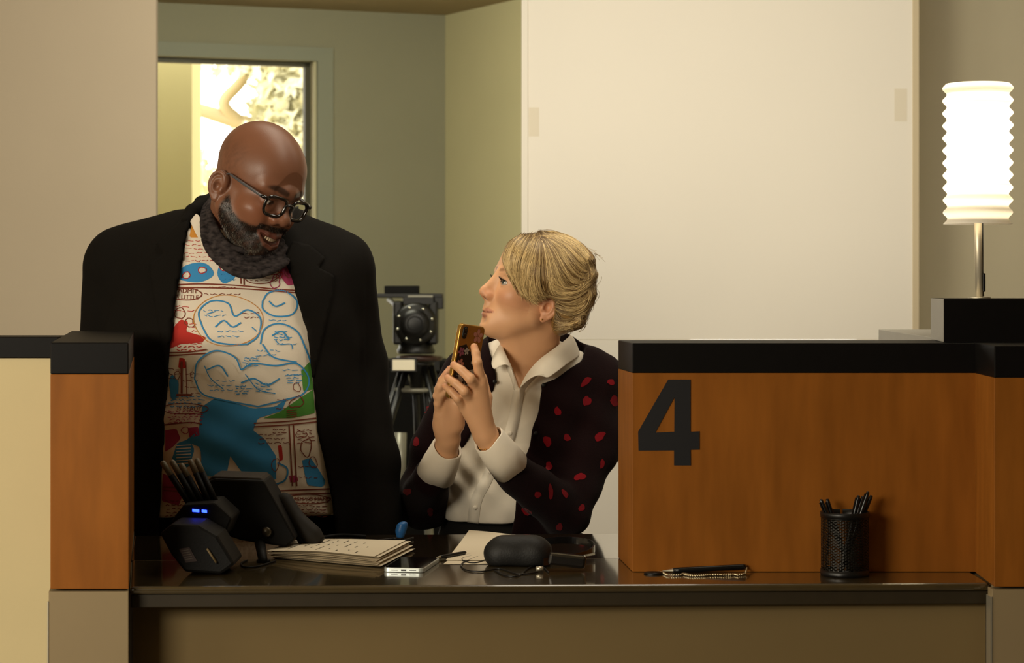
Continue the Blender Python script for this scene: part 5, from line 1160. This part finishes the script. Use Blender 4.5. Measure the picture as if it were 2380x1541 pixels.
for tx_, ty_, off, lab in ((1907, 1160, (.004, -.012), 'black pen leaning left, outermost on the left in the pencil cup'), (1922, 1159, (.004, .012), 'black pen leaning left, right next to the leftmost pen in the cup'),
                           (1996, 1151, (-.006, -.014), 'black pen leaning right, nearest the cup middle of the right group'), (2006, 1153, (.0, .004), 'short black pen between the right leaning pens in the cup'),
                           (2018, 1142, (.004, -.01), 'tallest black pen leaning right in the pencil cup'), (2026, 1151, (.006, .014), 'black pen leaning right, outermost on the right in the cup')):
    cuppen(tx_, ty_, off, lab)
# wireless director's monitor lying on the counter
YD = 3.97
rg = thing('camera_monitor', 'black handheld camera monitor with antennas and blue lights on the counter left end', 'monitor', ON(500, 1330, ZT))
def rbox(name, pts, y0, y1, m, bev=.003, label=None, taper=None):
    mb = MB(); f = [W(x_, y_, y0) for x_, y_ in pts]; b = [p+np.array([0, y1-y0, 0]) for p in f]; mb.hexa(f, b); return part(name, mb, m, rg, bev, label)
M_rig = mat('black rig plastic', '070605', .6, .2, bump=.1, bscale=400); M_rig_lit = mat('rig hood lit top', '2A2116', .6, .3)
rbox('monitor_hood', [(470, 1122), (500, 1112), (612, 1116), (688, 1252), (666, 1272), (560, 1256), (512, 1240)], 3.93, 4.06, M_rig, .004)
rbox('hood_top', [(478, 1119), (494, 1106), (606, 1110), (618, 1124), (600, 1130), (500, 1130)], 3.935, 4.05, M_rig_lit, .003)  # browner top: light falling on the black hood put into its colour
rbox('receiver', [(398, 1210), (428, 1172), (500, 1168), (540, 1205), (520, 1250), (430, 1250)], 3.78, 3.90, M_rig, .004)
rbox('battery', [(371, 1240), (398, 1218), (462, 1220), (505, 1245), (546, 1312), (514, 1335), (430, 1330), (398, 1290)], 3.668, 3.78, M_rig, .005)
lbm = MB(); lbm.add([W(x_, y_, 3.6665) for x_, y_ in ((416, 1276), (440, 1272), (458, 1304), (432, 1308))], [(0, 1, 2, 3)]); part('battery_label', lbm, mat('dark label', '2E1C16', .5, .4), rg)
for i in range(5):
    lbm = MB(); lbm.add([W(x_, y_, 3.666) for x_, y_ in ((420+2.6*i, 1280+5*i), (438+2.6*i, 1277+5*i), (439+2.6*i, 1278.4+5*i), (421+2.6*i, 1281.4+5*i))], [(0, 1, 2, 3)]); part('label_line', lbm, mat('label ink', '5E5448', .6, .3), rg)
lbm = MB(); a_, b_ = W(481, 1275, 3.665), W(503, 1308, 3.665); lbm.tube([a_, b_], .0045, 8, flat=.4); part('latch', lbm, mat('tan latch', '7A6848', .5, .3), rg)
for i, (bx_, by_, tx_, ty_) in enumerate(((447, 1180, 376, 1072), (462, 1178, 398, 1070), (476, 1178, 420, 1078), (490, 1176, 441, 1068), (505, 1176, 456, 1066))):
    a_, b_ = W(bx_, by_, 3.83), W(tx_, ty_, 3.83+.006*i); mb = MB(); mb.tube([a_, a_*.3+b_*.7], [.0062, .0058], 10); an = part('antenna', mb, M_rig, rg)
    mb = MB(); mb.tube([a_*.3+b_*.7, b_*.97+a_*.03, b_], [.0054, .0052, .003], 10); part('antenna_tip', mb, mat('grey antenna tip', '6A6250', .5, .4), an)
M_led = mat('blue led', '1020FF', .4, emit='2038FF', estr=9)
for x0_, x1_ in ((447, 463), (469, 481)):
    mb = MB(); mb.obox(W((x0_+x1_)/2, 1187+.06*(x0_-447), 3.7785), ((x1_-x0_)/FPX*3.78/2, 0, -.0006), (0, .001, 0), (0, 0, .0024)); part('status_light', mb, M_led, rg, .0006, 'blue status light')
mb = MB(); mb.tube(spline([W(655, 1152, 4.02), W(668, 1175, 4.01), (W(690, 1208, 4.0)), W(722, 1240, 3.99), W(742, 1262, 3.985)], 6), np.interp(np.linspace(0, 1, 25), [0, .1, .4, .8, 1], [.010, .0165, .0165, .019, .014]), 16); part('grip', mb, mat('dark rubber grip', '1C1813', .7, .3), rg)
mb = MB(); mb.tube([W(690, 1235, 4.0), W(705, 1262, 3.99)], .008, 8); part('grip_bracket', mb, M_rig, rg)
mb = MB(); a_ = W(604, 1262, 3.93); mb.tube([a_, ON(612, 1306, ZT+.002)], [.010, .008], 10); mb.lathe([(0, 0), (.012, 0), (.012, .004), (0, .004)], ON(612, 1306, ZT+.0005), 16); part('mount_foot', mb, M_rig, rg)
mb = MB(); mb.lathe([(0, 0), (.009, 0), (.0095, .006), (.006, .009), (0, .009)], W(620, 1236, 3.925), 16, 0, (0, -1, 0)); part('knob', mb, mat('worn metal knob', '4A4438', .35, .5, metal=.7), rg)
mb = MB(); mb.tube([ON(x_, y_, ZT+.0018) for x_, y_ in spline([(640, 1304), (600, 1316), (570, 1318), (560, 1310), (575, 1302)], 6)], .0016, 6); part('cable', mb, M_rig, rg)
# cable with blue plug at the counter back
bp = thing('cable', 'thin black cable with blue plug lying near the counter back between the man and woman', 'cable', ON(930, 1252, ZT))
mb = MB(); mb.tube([ON(x_, y_, ZT+.003) for x_, y_ in spline([(750, 1262), (800, 1256), (860, 1258), (915, 1252), (940, 1255), (960, 1250)], 6)], .0022, 6); part('cord', mb, M_blk, bp)
mb = MB(); q_ = ON(930, 1254, ZT+.0035); mb.tube(spline([q_+(0, 0, .004), q_+(.001, 0, .016), q_+(.004, 0, .028), q_+(.003, 0, .034)], 4), np.interp(np.linspace(0, 1, 13), [0, .3, .8, 1], [.007, .0105, .0105, .005]), 12); part('plug', mb, mat('blue plastic', '1E5A94', .4, .5), bp)
mb = MB(); mb.tube([ON(x_, y_, ZT+.004) for x_, y_ in spline([(745, 1250), (790, 1244), (850, 1247)], 6)], .0035, 6); 
o = part('folded_strap', mb, M_blk2, base=ON(800, 1247, ZT)); tag(o, 'flat black strap lying on the counter back behind the white pages', 'strap')

# camera tripod in the alcove, and a black case behind it
YT = 7.3
tp = thing('camera_tripod', 'black camera tripod with fluid head standing in the alcove between the two people', 'tripod', (W(965, 0, YT)[0], YT, 0))
M_tri = mat('black tripod metal', '0B0B09', .4, .5); M_trg = mat('grey tripod tube', '8C8A7C', .4, .5, metal=.4)
def tb_(name, pts, r, m=M_tri, **k): mb = MB(); mb.tube(pts, r, 14, **k); return part(name, mb, m, tp)
def bxp(name, x0, y0, x1, y1, d0, d1, m=M_tri, bev=.003): mb = MB(); a_ = W(x0, y1, YT); b_ = W(x1, y0, YT); mb.box((a_[0], YT+d0, a_[2]), (b_[0], YT+d1, b_[2])); return part(name, mb, m, tp, bev)
bxp('sliding_plate', 872, 682, 1030, 692, -.05, .05); bxp('camera_plate', 895, 664, 974, 684, -.045, .045, M_blk2); bxp('plate_clamp', 938, 690, 1010, 708, -.06, .06)
bxp('counterbalance', 1010, 690, 1031, 718, -.05, .05); bxp('bright_rail', 950, 686, 1008, 691, -.064, -.05, M_trg, .001)
hcn = W(967, 752, YT); mb = MB(); mb.lathe([(0, -.085), (.062, -.085), (.072, -.074), (.072, -.03), (.06, -.02), (.06, .02), (.072, .03), (.072, .066), (.064, .075), (0, .075)], hcn, 40, 0, (0, 1, 0)); hd_ = part('tilt_drum', mb, M_tri, tp)
mb = MB(); mb.lathe([(.026, -.008), (.05, -.006), (.05, 0), (.046, .002), (.03, .002), (.026, -.008)], hcn+(0, -.087, 0), 40, 0, (0, 1, 0)); part('tilt_dial', mb, M_trg if False else M_blk, hd_)
for i in range(8):
    a = 2*PI*i/8+.3; mb = MB(); mb.ball(hcn+np.array([.06*math.cos(a), -.088, .056*math.sin(a)]), .0055, 10); part('screw', mb, mat('bright screw', 'C8C8B8', .2, .6, metal=.9), hd_)
for x_ in (926, 1008): bxp('side_yoke', x_-11, 700, x_+11, 800, -.06, .06, M_tri, .008)
mb = MB(); mb.lathe([(.062, 0), (.066, .01), (.06, .02), (.052, .055), (.055, .07), (0, .07)], W(967, 822, YT), 36); part('pan_base', mb, M_tri, tp)
mb = MB(); mb.lathe([(0, 0), (.074, 0), (.078, .006), (.078, .014), (.05, .018), (0, .018)], W(975, 838, YT), 40); part('bowl_plate', mb, mat('dark red brown plate', '3A211A', .4, .5), tp)
mb = MB(); mb.lathe([(0, -.11), (.02, -.11), (.03, -.05), (.055, -.01), (.06, 0), (0, 0)], W(970, 842, YT), 30); part('bowl', mb, M_tri, tp)
bxp('white_label', 916, 834, 967, 858, -.1, -.096, mat('white tape label', 'FFF6DC', .7, .2), .0005); bxp('label_bracket', 912, 830, 972, 862, -.096, -.02, M_tri, .002)
tb_('pan_handle', [W(934, 720, YT)+(0, -.03, 0), W(905, 705, YT)+(0, .2, 0), W(890, 700, YT)+(0, .42, 0)], [.01, .009, .012])
cz_ = W(970, 905, YT); mb = MB(); ri = [cz_+np.array([.075*math.cos(2*PI*i/30), .075*math.sin(2*PI*i/30), 0]) for i in range(32)]; mb.tube(ri, .008, 8, caps=False); part('spreader_ring', mb, M_trg, tp)
for k_, (ax_, ay_) in enumerate(((-.33, -.2), (.3, -.25), (.05, .4))):
    d2 = np.array([ax_, ay_]); top = W(970, 850, YT)+np.array([ax_*.12, ay_*.12, 0]); ft = np.array([tp.location.x+ax_*1.1, YT+ay_*1.1, .02]); q_ = np.array([-ay_, ax_, 0])/np.linalg.norm(d2)*.028; md = top*.5+ft*.5
    lg = tb_('leg', [top+q_*.6, md+q_], .011); mb = MB(); mb.tube([top-q_*.6, md-q_], .011, 12); part('leg_tube', mb, M_tri, lg)
    mb = MB(); mb.tube([top*.62+ft*.38, ft], [.017, .013], 12); part('lower_tube', mb, M_trg, lg); mb = MB(); mb.ball(ft+(0, 0, .002), .02, 10); part('foot', mb, M_blk2, lg)
for dx_, y0_ in ((935, 1000), (985, 1005)):
    tb_('leg_clamp', [W(dx_, y0_, YT)+(0, -.12, 0), W(dx_-2, y0_+130, YT)+(0, -.14, 0)], [.021, .020], M_trg)
cs = thing('equipment_case', 'large black equipment case standing behind the tripod', 'case', (W(960, 0, 8.07)[0], 8.07, 0))
a_, b_ = W(858, 838, 7.95), W(1034, 838, 7.95); mb = MB(); mb.box((a_[0], 7.95, .0), (b_[0], 8.2, a_[2]-.03)); part('body', mb, M_blk2, cs, .006)
mb = MB(); mb.box((a_[0]-.002, 7.948, a_[2]-.029), (b_[0]+.002, 8.202, a_[2])); part('lid', mb, M_blk2, cs, .006)
for x_ in (885, 1010): mb = MB(); c_ = W(x_, 850, 7.944); mb.obox(c_, (.02, 0, 0), (0, .004, 0), (0, 0, .02)); part('latch', mb, M_tri, cs, .002)
